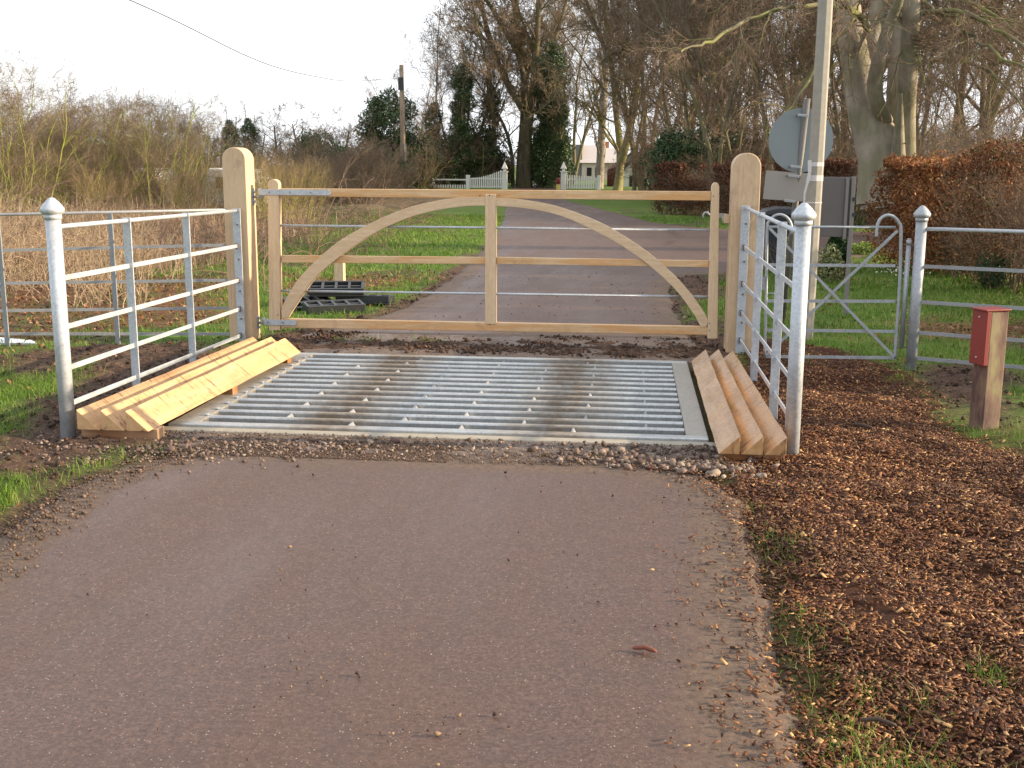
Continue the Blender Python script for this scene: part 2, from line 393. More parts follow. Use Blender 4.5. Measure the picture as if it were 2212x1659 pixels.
gx = axis_(-6.5, 5.0, .05, -900, 900); gy = axis_(1.6, 14, .05, -60, 1500, 1.045)
GX, GY = np.meshgrid(gx, gy); fx, fy = GX.ravel(), GY.ravel()
zz = zones(fx, fy); gh = height(fx, fy, zz); nx_, ny_ = len(gx), len(gy)
ii = (np.arange(ny_ - 1)[:, None] * nx_ + np.arange(nx_ - 1)[None]).ravel()
GQ = np.stack([ii, ii + 1, ii + nx_ + 1, ii + nx_], 1)
def ground_mat():
    m, t, b = newmat('ground')
    gr = ramp(t, noise(t, 7, 5, .7), [(.3, (.045, .095, .012)), (.5, (.08, .16, .018)), (.7, (.13, .20, .035))])
    gr = mix(t, ramp(t, noise(t, 1.1, 4), [(.42, 0.), (.62, .6)]), gr, (.15, .14, .045))
    so_ = ramp(t, noise(t, 14, 6, .75), [(.3, (.035, .02, .014)), (.55, (.09, .055, .038)), (.75, (.19, .125, .085))])
    v = N(t, 'ShaderNodeTexVoronoi', Scale=38.); c = t.nodes.new('ShaderNodeTexCoord'); t.links.new(c.outputs['Object'], v.inputs['Vector'])
    so_ = mix(t, ramp(t, v.outputs['Distance'], [(.12, .55), (.3, 0.)]), so_, (.26, .18, .13))
    ch = ramp(t, noise(t, 26, 6, .8), [(.3, (.02, .008, .005)), (.52, (.06, .022, .011)), (.72, (.14, .06, .026))])
    li = ramp(t, noise(t, 12, 6, .8), [(.3, (.05, .022, .012)), (.5, (.13, .06, .03)), (.66, (.26, .16, .08)), (.8, (.09, .11, .03))])
    ro = ramp(t, noise(t, 4, 6, .8), [(.3, (.07, .05, .025)), (.5, (.20, .14, .075)), (.62, (.30, .23, .13)), (.75, (.10, .13, .03))])
    cc = mix(t, attr(t, 'rough'), gr, ro)
    cc = mix(t, attr(t, 'litter'), cc, li); cc = mix(t, attr(t, 'soil'), cc, so_); cc = mix(t, attr(t, 'chips'), cc, ch)
    t.links.new(cc, b.inputs['Base Color']); b.inputs['Roughness'].default_value = .9; b.inputs['Specular IOR Level'].default_value = .2
    bump(t, b, noise(t, 30, 6, .75), .9, .03)
    return m
g = mesh_np('ground', np.stack([fx, fy, gh], 1), Q=GQ, mat=ground_mat(), attrs=dict(chips=zz[1], soil=zz[2] * (1 - zz[1]), litter=zz[3] * (1 - zz[2]), rough=zz[4]), smooth_=True)
tag(g, kind='structure')

def road_mat():
    m, t, b = newmat('tarmac')
    n1 = noise(t, 75, 5, .85); n2 = noise(t, .9, 5, .6, stretch=(1.9, .32, 1)); n3 = noise(t, 5, 5, .7)
    c = ramp(t, n1, [(.36, (.042, .022, .017)), (.5, (.080, .044, .034)), (.64, (.145, .087, .067))])
    c = mix(t, ramp(t, n2, [(.35, 0.), (.7, .45)]), c, mix(t, n1, (.08, .05, .038), (.16, .105, .08)))
    c = mix(t, ramp(t, n3, [(.5, 0.), (.75, .4)]), c, (.06, .045, .04))
    v = N(t, 'ShaderNodeTexVoronoi', Scale=120.); cd = t.nodes.new('ShaderNodeTexCoord'); t.links.new(cd.outputs['Object'], v.inputs['Vector'])
    sx = t.nodes.new('ShaderNodeSeparateXYZ'); t.links.new(v.outputs['Color'], sx.inputs[0])
    f = math_(t, 'MULTIPLY', ramp(t, v.outputs['Distance'], [(.16, 1.), (.34, 0.)]), ramp(t, sx.outputs[0], [(.86, 0.), (1., .9)]))
    c = mix(t, f, c, (.48, .40, .34))
    f = math_(t, 'MULTIPLY', ramp(t, v.outputs['Distance'], [(.15, 1.), (.25, 0.)]), ramp(t, sx.outputs[1], [(.86, 0.), (.9, 1.)]))
    c = mix(t, f, c, (.03, .02, .018))
    # dirt spread on the edges and by the grid
    e = attr(t, 'edge'); nn = noise(t, 6, 5, .75)
    f = ramp(t, math_(t, 'ADD', e, math_(t, 'MULTIPLY', math_(t, 'SUBTRACT', nn, .5), .9)), [(.35, 0.), (.8, 1.)])
    dirt = ramp(t, noise(t, 40, 5, .8), [(.3, (.05, .03, .022)), (.7, (.17, .115, .08))])
    c = mix(t, f, c, dirt)
    t.links.new(c, b.inputs['Base Color'])
    wet = ramp(t, n2, [(.30, .36), (.46, .52), (.62, .66)])
    t.links.new(mix(t, f, wet, .8), b.inputs['Roughness']); b.inputs['Specular IOR Level'].default_value = .42
    bump(t, b, n1, .45, .004)
    return m
def road(name, poly, bounds, step, gaps):
    xs = axis_(bounds[0], bounds[1], step, bounds[0], bounds[1]); ys = np.array(gaps)
    X, Y = np.meshgrid(xs, ys); x, y = X.ravel(), Y.ravel()
    jit = (fbm(x * 3, y * 3, 4, 41) - .5) * .16 + (fbm(x * 14, y * 14, 2, 44) - .5) * .05
    d = sdf(x, y, poly); keep = d > -.34
    n = len(xs); i = (np.arange(len(ys) - 1)[:, None] * n + np.arange(n - 1)[None]).ravel()
    Q = np.stack([i, i + 1, i + n + 1, i + n], 1); Q = Q[keep[Q].all(1)]
    edge = 1 - smooth(0., .40, d + jit * .8)
    if name == 'road': edge = np.maximum(edge, smooth(5.15, 5.7, y + (fbm(x * 4, y * 4, 3, 61) - .5) * .5) * .9)
    if name != 'road': edge = np.maximum(edge * (1 - smooth(20, 30, y)), 1 - smooth(9.9, 10.3, y + (fbm(x * 2, y * 2, 3, 51) - .5) * .8))
    z = .006 + (fbm(x * .6, y * .6, 2, 2) - .5) * .02 * (name == 'road') - .055 * (1 - smooth(-.22, .0, d + jit))
    u, inv = np.unique(Q, return_inverse=True)
    o = mesh_np(name, np.stack([x, y, z], 1)[u], Q=inv.reshape(Q.shape), mat=M['road'], attrs=dict(edge=edge[u]), smooth_=True)
    return tag(o, kind='structure')
M['road'] = road_mat()
road('road', ROAD_N, (-2.8, .8), .03, np.concatenate([np.arange(-6, 1.9, .3), np.arange(1.9, 5.9, .03)]))
road('road_beyond_gate', ROAD_F, (-10, 60), .1, np.concatenate([np.arange(9.4, 20, .06), np.arange(20, 110, .3)]))
# mud and hoggin apron either side of the grid
def apron(name, x0, x1, y0, y1, seed):
    xs = np.arange(x0, x1 + .001, .03); ys = np.arange(y0, y1 + .001, .03); X, Y = np.meshgrid(xs, ys); x, y = X.ravel(), Y.ravel()
    ex = np.minimum(np.minimum(x - x0, x1 - x), np.minimum(y - y0, y1 - y))
    z = -.006 + .022 * smooth(0, .12, ex) * (fbm(x * 6, y * 6, 4, seed)) + (fbm(x * 30, y * 30, 2, seed + 2) - .5) * .012
    n = len(xs); i = (np.arange(len(ys) - 1)[:, None] * n + np.arange(n - 1)[None]).ravel()
    o = mesh_np(name, np.stack([x, y, z], 1), Q=np.stack([i, i + 1, i + n + 1, i + n], 1), mat=M['apron'], smooth_=True)
    return tag(o, kind='structure')
def apron_mat():
    m, t, b = newmat('apron')
    c = ramp(t, noise(t, 22, 6, .78), [(.3, (.05, .033, .025)), (.5, (.115, .078, .057)), (.7, (.22, .155, .11))])
    c = mix(t, ramp(t, noise(t, 1.6, 3), [(.4, 0.), (.62, .7)]), c, (.12, .085, .07))
    t.links.new(c, b.inputs['Base Color']); t.links.new(ramp(t, noise(t, 1.9, 3), [(.4, .5), (.6, .85)]), b.inputs['Roughness'])
    bump(t, b, noise(t, 60, 5, .8), .8, .01)
    return m
M['apron'] = apron_mat()
apron('mud_apron', -2.95, .62, 5.55, 6.04, 70)
apron('mud_apron_behind_grid', -2.9, .6, 8.74, 9.95, 80)

# ------------------------------------------------------------------ scatter helpers
def rot_frames(n, tilt):
    yaw = rng.uniform(0, 2 * PI, n); tl = rng.normal(0, tilt, n); rl = rng.normal(0, tilt, n)
    cy, sy, ct, st, cr, sr = np.cos(yaw), np.sin(yaw), np.cos(tl), np.sin(tl), np.cos(rl), np.sin(rl)
    ax = np.stack([cy * ct, sy * ct, st], 1); up = np.stack([-cy * st, -sy * st, ct], 1)
    s = np.stack([-sy, cy, np.zeros(n)], 1)
    s2 = s * cr[:, None] + up * sr[:, None]; u2 = -s * sr[:, None] + up * cr[:, None]
    return ax, s2, u2
def scatter_boxes(name, P, Lx, Wx, Hx, tilt, mat, label=None, kind='stuff', taper=.7):
    n = len(P); ax, sx, ux = rot_frames(n, tilt); a = ax * (Lx / 2)[:, None]; s = sx * (Wx / 2)[:, None]; u = ux * (Hx / 2)[:, None]
    tp = rng.uniform(taper, 1, n)[:, None]
    V = np.stack([P - a - s - u, P + a * tp - s * tp - u, P + a * tp + s - u, P - a + s * tp - u, P - a * tp - s + u, P + a - s * tp + u, P + a * tp + s + u, P - a + s * tp + u], 1).reshape(-1, 3)
    b = (np.arange(n) * 8)[:, None, None]
    Q = (np.array([[4, 5, 6, 7], [0, 1, 5, 4], [1, 2, 6, 5], [2, 3, 7, 6], [3, 0, 4, 7]])[None] + b).reshape(-1, 4)
    o = mesh_np(name, V, Q=Q, mat=mat); return tag(o, label, kind=kind)
def scatter_stones(name, P, R, mat, label=None):
    # squashed jittered icosahedra
    ph = (1 + 5 ** .5) / 2
    iv = np.array([(-1, ph, 0), (1, ph, 0), (-1, -ph, 0), (1, -ph, 0), (0, -1, ph), (0, 1, ph), (0, -1, -ph), (0, 1, -ph), (ph, 0, -1), (ph, 0, 1), (-ph, 0, -1), (-ph, 0, 1)]) / 1.9
    it = np.array([(0, 11, 5), (0, 5, 1), (0, 1, 7), (0, 7, 10), (0, 10, 11), (1, 5, 9), (5, 11, 4), (11, 10, 2), (10, 7, 6), (7, 1, 8), (3, 9, 4), (3, 4, 2), (3, 2, 6), (3, 6, 8), (3, 8, 9), (4, 9, 5), (2, 4, 11), (6, 2, 10), (8, 6, 7), (9, 8, 1)])
    n = len(P); ax, sx, ux = rot_frames(n, .5)
    sc_ = np.stack([rng.uniform(.8, 1.3, n), rng.uniform(.6, 1, n), rng.uniform(.45, .8, n)], 1) * R[:, None]
    J = (iv[None] * rng.uniform(.6, 1.25, (n, 12, 1)) + rng.uniform(-.18, .18, (n, 12, 3))) * sc_[:, None]
    V = (J[..., :1] * ax[:, None] + J[..., 1:2] * sx[:, None] + J[..., 2:] * ux[:, None] + P[:, None]).reshape(-1, 3)
    T = (it[None] + (np.arange(n) * 12)[:, None, None]).reshape(-1, 3)
    o = mesh_np(name, V, T=T, mat=mat); return tag(o, label, kind='stuff')
def blades(name, P, H, Wd, mat, lean=.35, parent=None):
    n = len(P); yaw = rng.uniform(0, 2 * PI, n); d = np.stack([np.cos(yaw), np.sin(yaw), np.zeros(n)], 1)
    la = rng.uniform(0, 2 * PI, n); l = np.stack([np.cos(la), np.sin(la), np.zeros(n)], 1) * (np.abs(rng.normal(0, lean, n)) * H)[:, None]
    up = np.array([0, 0, 1.]) * H[:, None]
    s = d * (Wd / 2)[:, None]
    V = np.stack([P - s, P + s, P + up * .6 + l * .4 + s * .7, P + up * .6 + l * .4 - s * .7, P + up * .95 + l * 1.1], 1).reshape(-1, 3)
    b = (np.arange(n) * 5)[:, None]
    return mesh_np(name, V, Q=np.array([[0, 1, 2, 3]]) + b, T=np.array([[3, 2, 4]]) + b, mat=mat, parent=parent)
def place(n, x0, x1, y0, y1, fn, maxr=1):
    """points where fn(x,y) (0..1) wins"""
    x = rng.uniform(x0, x1, n); y = rng.uniform(y0, y1, n); zs = zones(x, y)
    k = rng.uniform(0, maxr, n) < fn(x, y, zs); x, y = x[k], y[k]
    return x, y, height(x, y, tuple(z[k] for z in zs))
def on_grid(x, y): return (x > -2.75) & (x < .62) & (y > 6.0) & (y < 8.75)

# ------------------------------------------------------------------ ground scatter
chipm = leafmat('wood_chips', [(.025, .010, .006), (.10, .034, .013), (.23, .085, .028), (.06, .020, .009), (.38, .17, .055), (.045, .016, .008), (.15, .052, .018), (.035, .013, .008), (.19, .07, .024), (.08, .028, .012), (.70, .42, .18)], rough=.5, spec=.25)
def chips_w(x, y, z): return z[1] * np.clip(.35 + 3.2 * (fbm(x * 1.3, y * 1.3, 4, 66) - .32), .25, 1.) * (1 - on_grid(x, y)) * np.clip(4.2 / np.maximum(y, .1), .12, 1.)
x, y, z = place(230000, .2, 4.2, 1.9, 9.9, chips_w)
n = len(x); ss = rng.lognormal(0, .45, n)
scatter_boxes('wood_chips', np.stack([x, y, z + .006 + rng.uniform(0, .008, n)], 1), .0165 * ss, .006 * rng.lognormal(0, .35, n), rng.uniform(.001, .004, n), .38, chipm)
x = rng.uniform(.0, 1.1, 9000); y = rng.uniform(1.9, 5.5, 9000); dd = sdf(x, y, ROAD_N); k = (np.abs(dd) < .35) & (rng.uniform(0, 1, 9000) < np.exp(-np.maximum(dd + .05, 0) * 11)); x, y = x[k], y[k]; n = len(x); ss = rng.lognormal(-.15, .4, n)
scatter_boxes('spilt_chips', np.stack([x, y, np.maximum(height(x, y), np.where(sdf(x, y, ROAD_N) > -.06, .012, -.03)) + .005], 1), .018 * ss, .007 * rng.lognormal(0, .35, n), rng.uniform(.001, .004, n), .3, chipm)
x, y, z = place(2600, .5, 4.2, 1.9, 8, chips_w); n = len(x)
scatter_boxes('large_chips', np.stack([x, y, z + .012], 1), rng.uniform(.018, .045, n), rng.uniform(.004, .011, n), rng.uniform(.002, .005, n), .3, leafmat('pale_chips', [(.09, .03, .012), (.22, .09, .035), (.36, .18, .075), (.12, .05, .02), (.5, .3, .14)], rough=.5, spec=.3))
stonem = leafmat('gravel', [(.07, .045, .035), (.15, .10, .08), (.24, .17, .135), (.12, .08, .06), (.36, .29, .23), (.18, .12, .10)], rough=.8)
clodm = leafmat('soil_clods', [(.035, .02, .014), (.075, .043, .03), (.05, .028, .02), (.11, .07, .05)], rough=.9)
# loose gravel in front of the grid
def band(n, cx, cy, sx, sy):
    return np.stack([rng.normal(cx, sx, n), rng.normal(cy, sy, n)], 1)
P = np.concatenate([band(420, .20, 5.66, .24, .075), band(170, .45, 5.52, .12, .08), band(150, -.75, 5.88, .2, .06), band(700, -2.35, 5.58, .35, .13), band(420, -1.75, 5.76, .25, .08), band(200, -2.9, 5.55, .25, .2),
                    np.stack([rng.uniform(-2.9, .5, 700), rng.uniform(5.52, 6.02, 700)], 1)])
P = P[(P[:, 1] < 6.005)]
R = rng.lognormal(0, .4, len(P)) * np.where(P[:, 0] > -.35, .0125, .0078); R = np.clip(R, .004, .032)
scatter_stones('gravel', np.column_stack([P, R * .35 + .006]), R, stonem)
n = 16000
x = rng.uniform(-3, .62, n); y = 5.5 + np.abs(rng.normal(0, .28, n)) ; k = (y < 6.02) & ((x < -.9) | (x > .0) | (rng.uniform(0, 1, n) < .25)); x, y = x[k], y[k]
scatter_stones('grit', np.column_stack([x, y, np.full(len(x), .010)]), rng.uniform(.002, .006, len(x)), leafmat('grit', [(.05, .03, .022), (.12, .08, .06), (.08, .05, .035), (.2, .14, .1)], rough=.85))
# clods and crumbs of soil
def soil_w(x, y, z): return z[2] * (1 - z[1]) * (z[0] < -.02) * (1 - on_grid(x, y)) * np.clip(7 / np.maximum(y, 1), .2, 1)
x, y, z = place(70000, -6.5, 4.5, 3, 16, soil_w, 1.6)
R = np.clip(rng.lognormal(math.log(.009), .5, len(x)), .004, .028)
scatter_stones('soil_clods', np.column_stack([x, y, z + R * .3]), R, clodm)
x = rng.uniform(-2.8, .5, 5200); y = rng.uniform(8.85, 9.9, 5200); k = fbm(x * 1.8, y * 2.2, 3, 90) + rng.uniform(-.1, .1, 5200) > .52; x, y = x[k], y[k]
R = np.clip(rng.lognormal(math.log(.009), .5, len(x)), .003, .03)
scatter_stones('soil_crumbs', np.column_stack([x, y, .008 + R * .3]), R, clodm)
# crumbs dropped on the tarmac
x = np.concatenate([rng.uniform(-2.4, .45, 260), rng.normal(-.55, .12, 50), rng.normal(-.95, .12, 40), rng.normal(.38, .12, 420)]); y = np.concatenate([rng.uniform(2, 5.6, 260), rng.normal(2.75, .08, 50), rng.normal(3.05, .10, 40), rng.uniform(2, 5.6, 420)])
k = sdf(x, y, ROAD_N) > .0; x, y = x[k], y[k]; R = np.clip(rng.lognormal(math.log(.0028), .5, len(x)), .0012, .010)
scatter_stones('crumbs_on_road', np.column_stack([x, y, np.full(len(x), .014) + R * .3]), R, leafmat('road_crumbs', [(.03, .02, .018), (.05, .03, .025), (.10, .06, .04), (.3, .2, .12)], rough=.9))
x = rng.uniform(-2.6, .4, 260); y = rng.uniform(9.8, 16, 260); R = np.clip(rng.lognormal(math.log(.006), .4, 260), .003, .012)
scatter_stones('crumbs_beyond_gate', np.column_stack([x, y, .006 + R * .3]), R, clodm)

# grass
grassm = leafmat('grass', [(.055, .12, .012), (.09, .19, .018), (.13, .25, .025), (.18, .27, .04), (.30, .30, .09)], rough=.5, trans=.3)
def gr_near(x, y, z):
    g = (1 - z[2]) * (1 - z[1]) * (z[0] < -.05) * (1 - z[3] * .85) * (1 - on_grid(x, y))
    return g * smooth(.35, .55, fbm(x * 4, y * 4, 3, 12) + .12)
parts = []
x, y, z = place(60000, -4.6, -2.3, 3.4, 7.9, gr_near); parts.append((x, y, z, .045, .0035))
x, y, z = place(70000, -6.5, 4.6, 7.5, 15, gr_near); parts.append((x, y, z, .05, .007))
x, y, z = place(90000, -9, 5.5, 14, 34, lambda a, b, c: gr_near(a, b, c) * (1 - c[4] * .6)); parts.append((x, y, z, .06, .013))
x = rng.uniform(-4.2, -2.62, 20000); y = rng.uniform(4.0, 5.3, 20000); k = (fbm(x * 2.5, y * 2.5, 3, 33) > .40 + .10 * (y > 5.0) + .3 * smooth(-2.95, -2.6, x)); x, y = x[k], y[k]; kk = rng.uniform(0, 1, len(x)) < .3 + .7 * (fbm(x * 9, y * 9, 2, 35) > .45); x, y = x[kk], y[kk]; parts.append((x, y, height(x, y), .05, .004))
# tufts: along the tarmac edge and in the wood chips
tufts = [(.60, 4.40, .05, 110), (.63, 4.22, .05, 90), (.56, 3.62, .05, 60), (.62, 3.45, .06, 80), (.55, 3.3, .05, 60), (.66, 3.12, .08, 90), (.62, 2.88, .07, 160), (.66, 2.72, .07, 260), (.72, 2.60, .08, 300), (.80, 2.52, .08, 220), (.62, 2.55, .05, 160),
         (.85, 3.05, .06, 70), (1.12, 3.32, .035, 150), (1.35, 3.35, .03, 40), (2.3, 6.45, .10, 500), (2.45, 6.35, .12, 500), (2.02, 6.6, .05, 120), (2.6, 6.7, .15, 400), (1.95, 4.0, .03, 40), (.98, 2.6, .05, 60), (.57, 4.9, .03, 30), (-2.44, 5.2, .05, 60), (1.3, 8.95, .12, 200)]
xs, ys = [], []
for a, b, r, m in tufts: xs.append(rng.normal(a, r, m)); ys.append(rng.normal(b, r * 1.4, m))
x = np.concatenate(xs); y = np.concatenate(ys); k = sdf(x, y, ROAD_N) < .03; x, y = x[k], y[k]; k = rng.uniform(0, 1, len(x)) < .7; x, y = x[k], y[k]; parts.append((x, y, height(x, y), .038, .003))
P = np.concatenate([np.stack([a, b, c], 1) for a, b, c, _, _ in parts])
H = np.concatenate([np.full(len(a), h) for a, _, _, h, _ in parts]) * rng.lognormal(-.1, .35, len(P)); W_ = np.concatenate([np.full(len(a), w_) for a, _, _, _, w_ in parts])
tag(blades('grass', P, H, W_, grassm, 1.0), kind='stuff')
yy = rng.uniform(2.6, 5.5, 2600); xx = np.interp(yy, [2.5, 3.9, 4.37, 4.85, 5.3, 5.6], [-2.3, -2.42, -2.49, -2.55, -2.42, -2.15]) + rng.normal(.02, .09, 2600); R = np.clip(rng.lognormal(math.log(.004), .55, 2600), .0015, .012)
scatter_stones('verge_crumbs', np.column_stack([xx, yy, np.where(sdf(xx, yy, ROAD_N) > -.08, .010, .0) + R * .3]), R, leafmat('verge_crumbs', [(.06, .04, .028), (.13, .085, .06), (.09, .055, .04), (.24, .17, .12)], rough=.85))
# dead leaves
def leaf_quads(name, P, S, mat, tilt=.6, parent=None, up=False):
    n = len(P); ax, sx, ux = rot_frames(n, tilt)
    if up:
        v = rng.normal(size=(n, 3)); v /= np.linalg.norm(v, axis=1)[:, None]; q = rng.normal(size=(n, 3)); sx = np.cross(v, q); sx /= np.linalg.norm(sx, axis=1)[:, None]; ax = v; ux = np.cross(ax, sx)
    S = S[:, None]; c = rng.uniform(.05, .35, n)[:, None] * S
    V = np.stack([P - ax * S, P + sx * S * .55 + ux * c, P + ax * S, P - sx * S * .55 + ux * c], 1).reshape(-1, 3); b = (np.arange(n) * 4)[:, None]
    return mesh_np(name, V, T=np.concatenate([np.array([[0, 1, 2]]) + b, np.array([[0, 2, 3]]) + b], 1).reshape(-1, 3), mat=mat, parent=parent)
deadleaf = leafmat('dead_leaves', [(.10, .035, .015), (.20, .08, .03), (.30, .16, .07), (.16, .06, .03), (.36, .24, .13)], rough=.6)
x, y, z = place(16000, -7, 4.5, 7, 16, lambda a, b, c: (c[0] < -.05) * (.12 + c[3]) * (1 - on_grid(a, b)))
tag(leaf_quads('dead_leaves', np.column_stack([x, y, z + .012]), rng.uniform(.012, .03, len(x)), deadleaf), kind='stuff')
x, y, z = place(1500, -4, 4.5, 2.5, 7, lambda a, b, c: (c[0] < .1) * .25 * (1 - on_grid(a, b)))
tag(leaf_quads('leaf_litter', np.column_stack([x, y, z + .014]), rng.uniform(.008, .018, len(x)), deadleaf), kind='stuff')

# ------------------------------------------------------------------ cattle grid
cg = thing('cattle_grid', 'galvanised steel cattle grid with muddy round-topped bars set across the lane', 'cattle grid', (-1.1, 7.38, 0))
X0, X1, Y0, Y1 = -2.64, .46, 6.12, 8.66

side_plates = [MB().box((X0, Y0, -.02), (X1, Y0 + .075, .022)).build('end_plate', M['galv_grid'], bevel=.006), MB().box((X0, Y1 - .07, -.02), (X1, Y1, .022)).build('end_plate', M['galv_grid'], bevel=.006), MB().box((X0, Y0 + .0755, -.02), (X0 + .16, Y1 - .0705, .020)).build('side_plate', M['galv_muddy'], bevel=.005), MB().box((X1 - .12, Y0 + .0755, -.02), (X1, Y1 - .0705, .020)).build('side_plate', M['galv_muddy'], bevel=.005)]
bars = []
NB = 13; pitch = (Y1 - Y0 - .14) / (NB + 1)
def bar_prof(y, x0, x1):
    b = MB(); prof = [(-.019, -.10), (-.019, -.034), (-.034, -.034), (-.034, -.030), (-.019, -.028), (-.019, .009), (-.016, .016), (-.010, .020), (.010, .020), (.016, .016), (.019, .009), (.019, -.10)]
    b.prism([(x0, y + a, c) for a, c in prof], (x1 - x0, 0, 0)); return b
for i in range(NB):
    yb = Y0 + .07 + pitch * (i + 1); bars.append(bar_prof(yb, X0 + .15, X1 - .125).build('bar', M['galv_grid']))
braces = []
AX = [-2.02, -1.32, -.60, .12]; BX = [-1.68, -.97, -.24]
for i in range(NB + 1):
    yb = Y0 + .07 + pitch * (i + .5)
    for xx in (AX if i % 2 == 1 else BX) if i not in (0, NB) else [-1.6, -.95, -.3]:
        b = MB()
        b.hexa([(xx - .028, yb - .055, -.03), (xx - .021, yb - .055, -.034), (xx - .021, yb + .055, -.034), (xx - .028, yb + .055, -.03), (xx - .004, yb - .055, .013), (xx + .004, yb - .055, .013), (xx + .004, yb + .055, .013), (xx - .004, yb + .055, .013)])
        b.hexa([(xx + .021, yb - .055, -.034), (xx + .028, yb - .055, -.03), (xx + .028, yb + .055, -.03), (xx + .021, yb + .055, -.034), (xx - .004, yb - .055, .0125), (xx + .004, yb - .055, .0125), (xx + .004, yb + .055, .0125), (xx - .004, yb + .055, .0125)])
        braces.append(b.build('angle_brace', M['galv_dull']))
for i in range(NB):
    yb = Y0 + .07 + pitch * (i + 1); braces.append(MB().box((X0 + .132, yb - .02, .0205), (X0 + .155, yb + .02, .030)).build('weld_lug', M['galv'], bevel=.003))
adopt(cg, *side_plates, *bars, *braces)
b = MB()      # concrete pit walls and floor
b.box((X0 - .05, Y0 - .09, -.6), (X1 + .06, Y0 - .0, .006)).box((X0 - .05, Y1 + .0, -.6), (X1 + .06, Y1 + .09, -.012)).box((X0 - .05, Y0, -.6), (X0 + .02, Y1, -.021)).box((X1 - .02, Y0, -.6), (X1 + .10, Y1, -.021)).box((X0 + .02, Y0, -.49), (X1 - .02, Y1, -.46))
tag(b.build('grid_foundation', M['concrete'], bevel=.01), kind='structure')

# ------------------------------------------------------------------ triangular timber kerbs
def kerb(side, label):
    ye, yf = (5.72, 8.42) if side < 0 else (5.66, 8.44)
    t = thing('timber_kerb', label, 'timber kerb', (side * 1.1 + (-1.6 if side < 0 else -.45), (ye + yf) / 2, 0), 'triangular timber kerbs beside the grid')
    ps = []
    near = [-2.985, -2.845, -2.705] if side < 0 else [.475, .590, .708]
    far = [-2.905, -2.765, -2.64] if side < 0 else [.478, .574, .675]
    hgt = .112 if side < 0 else .098; wd = .125 if side < 0 else .108
    for k, (xa, xb) in enumerate(zip(near, far)):
        z0 = .068 if side < 0 else .055; e = [0, .02, -.03][k]
        if side < 0: tri = lambda x_, y_: [(x_, y_, z0), (x_ + wd, y_, z0), (x_, y_, z0 + hgt)]
        else: tri = lambda x_, y_: [(x_, y_, z0), (x_ + wd, y_, z0), (x_ + wd, y_, z0 + hgt)]
        A, B = tri(xa, ye), tri(xb, yf + e); m = MB(); va = [m.bm.verts.new(p) for p in A]; segs = [va]
        for s_ in range(1, 13):
            tt = s_ / 12; segs.append([m.bm.verts.new(tuple(np.array(p) * (1 - tt) + np.array(q) * tt + rng.normal(0, .0012, 3) * (s_ < 12))) for p, q in zip(A, B)])
        m.bm.faces.new(va[::-1]); m.bm.faces.new(segs[-1])
        for r0, r1 in zip(segs, segs[1:]):
            for q in range(3): m.bm.faces.new((r0[q], r0[(q + 1) % 3], r1[(q + 1) % 3], r1[q]))
        ps.append(m.build('triangular_beam', M['sawn_dry' if side < 0 else 'sawn_wet'], bevel=.003))
    for yy in (ye + .06, (ye + yf) / 2 - .1, yf - .25):
        m = MB(); xa, xb = (near[0] - .01, near[2] + wd + .025) if side < 0 else (near[0] + .02, near[2] + wd)
        m.box((xa, yy, -.02), (xb, yy + .09, z0 - .001)); ps.append(m.build('batten', M['wet_board'], bevel=.003))
    adopt(t, *ps)
kerb(-1, 'three pale yellow triangular beams on battens left of the cattle grid')
kerb(1, 'three damp orange-brown triangular beams beside the right edge of the cattle grid')

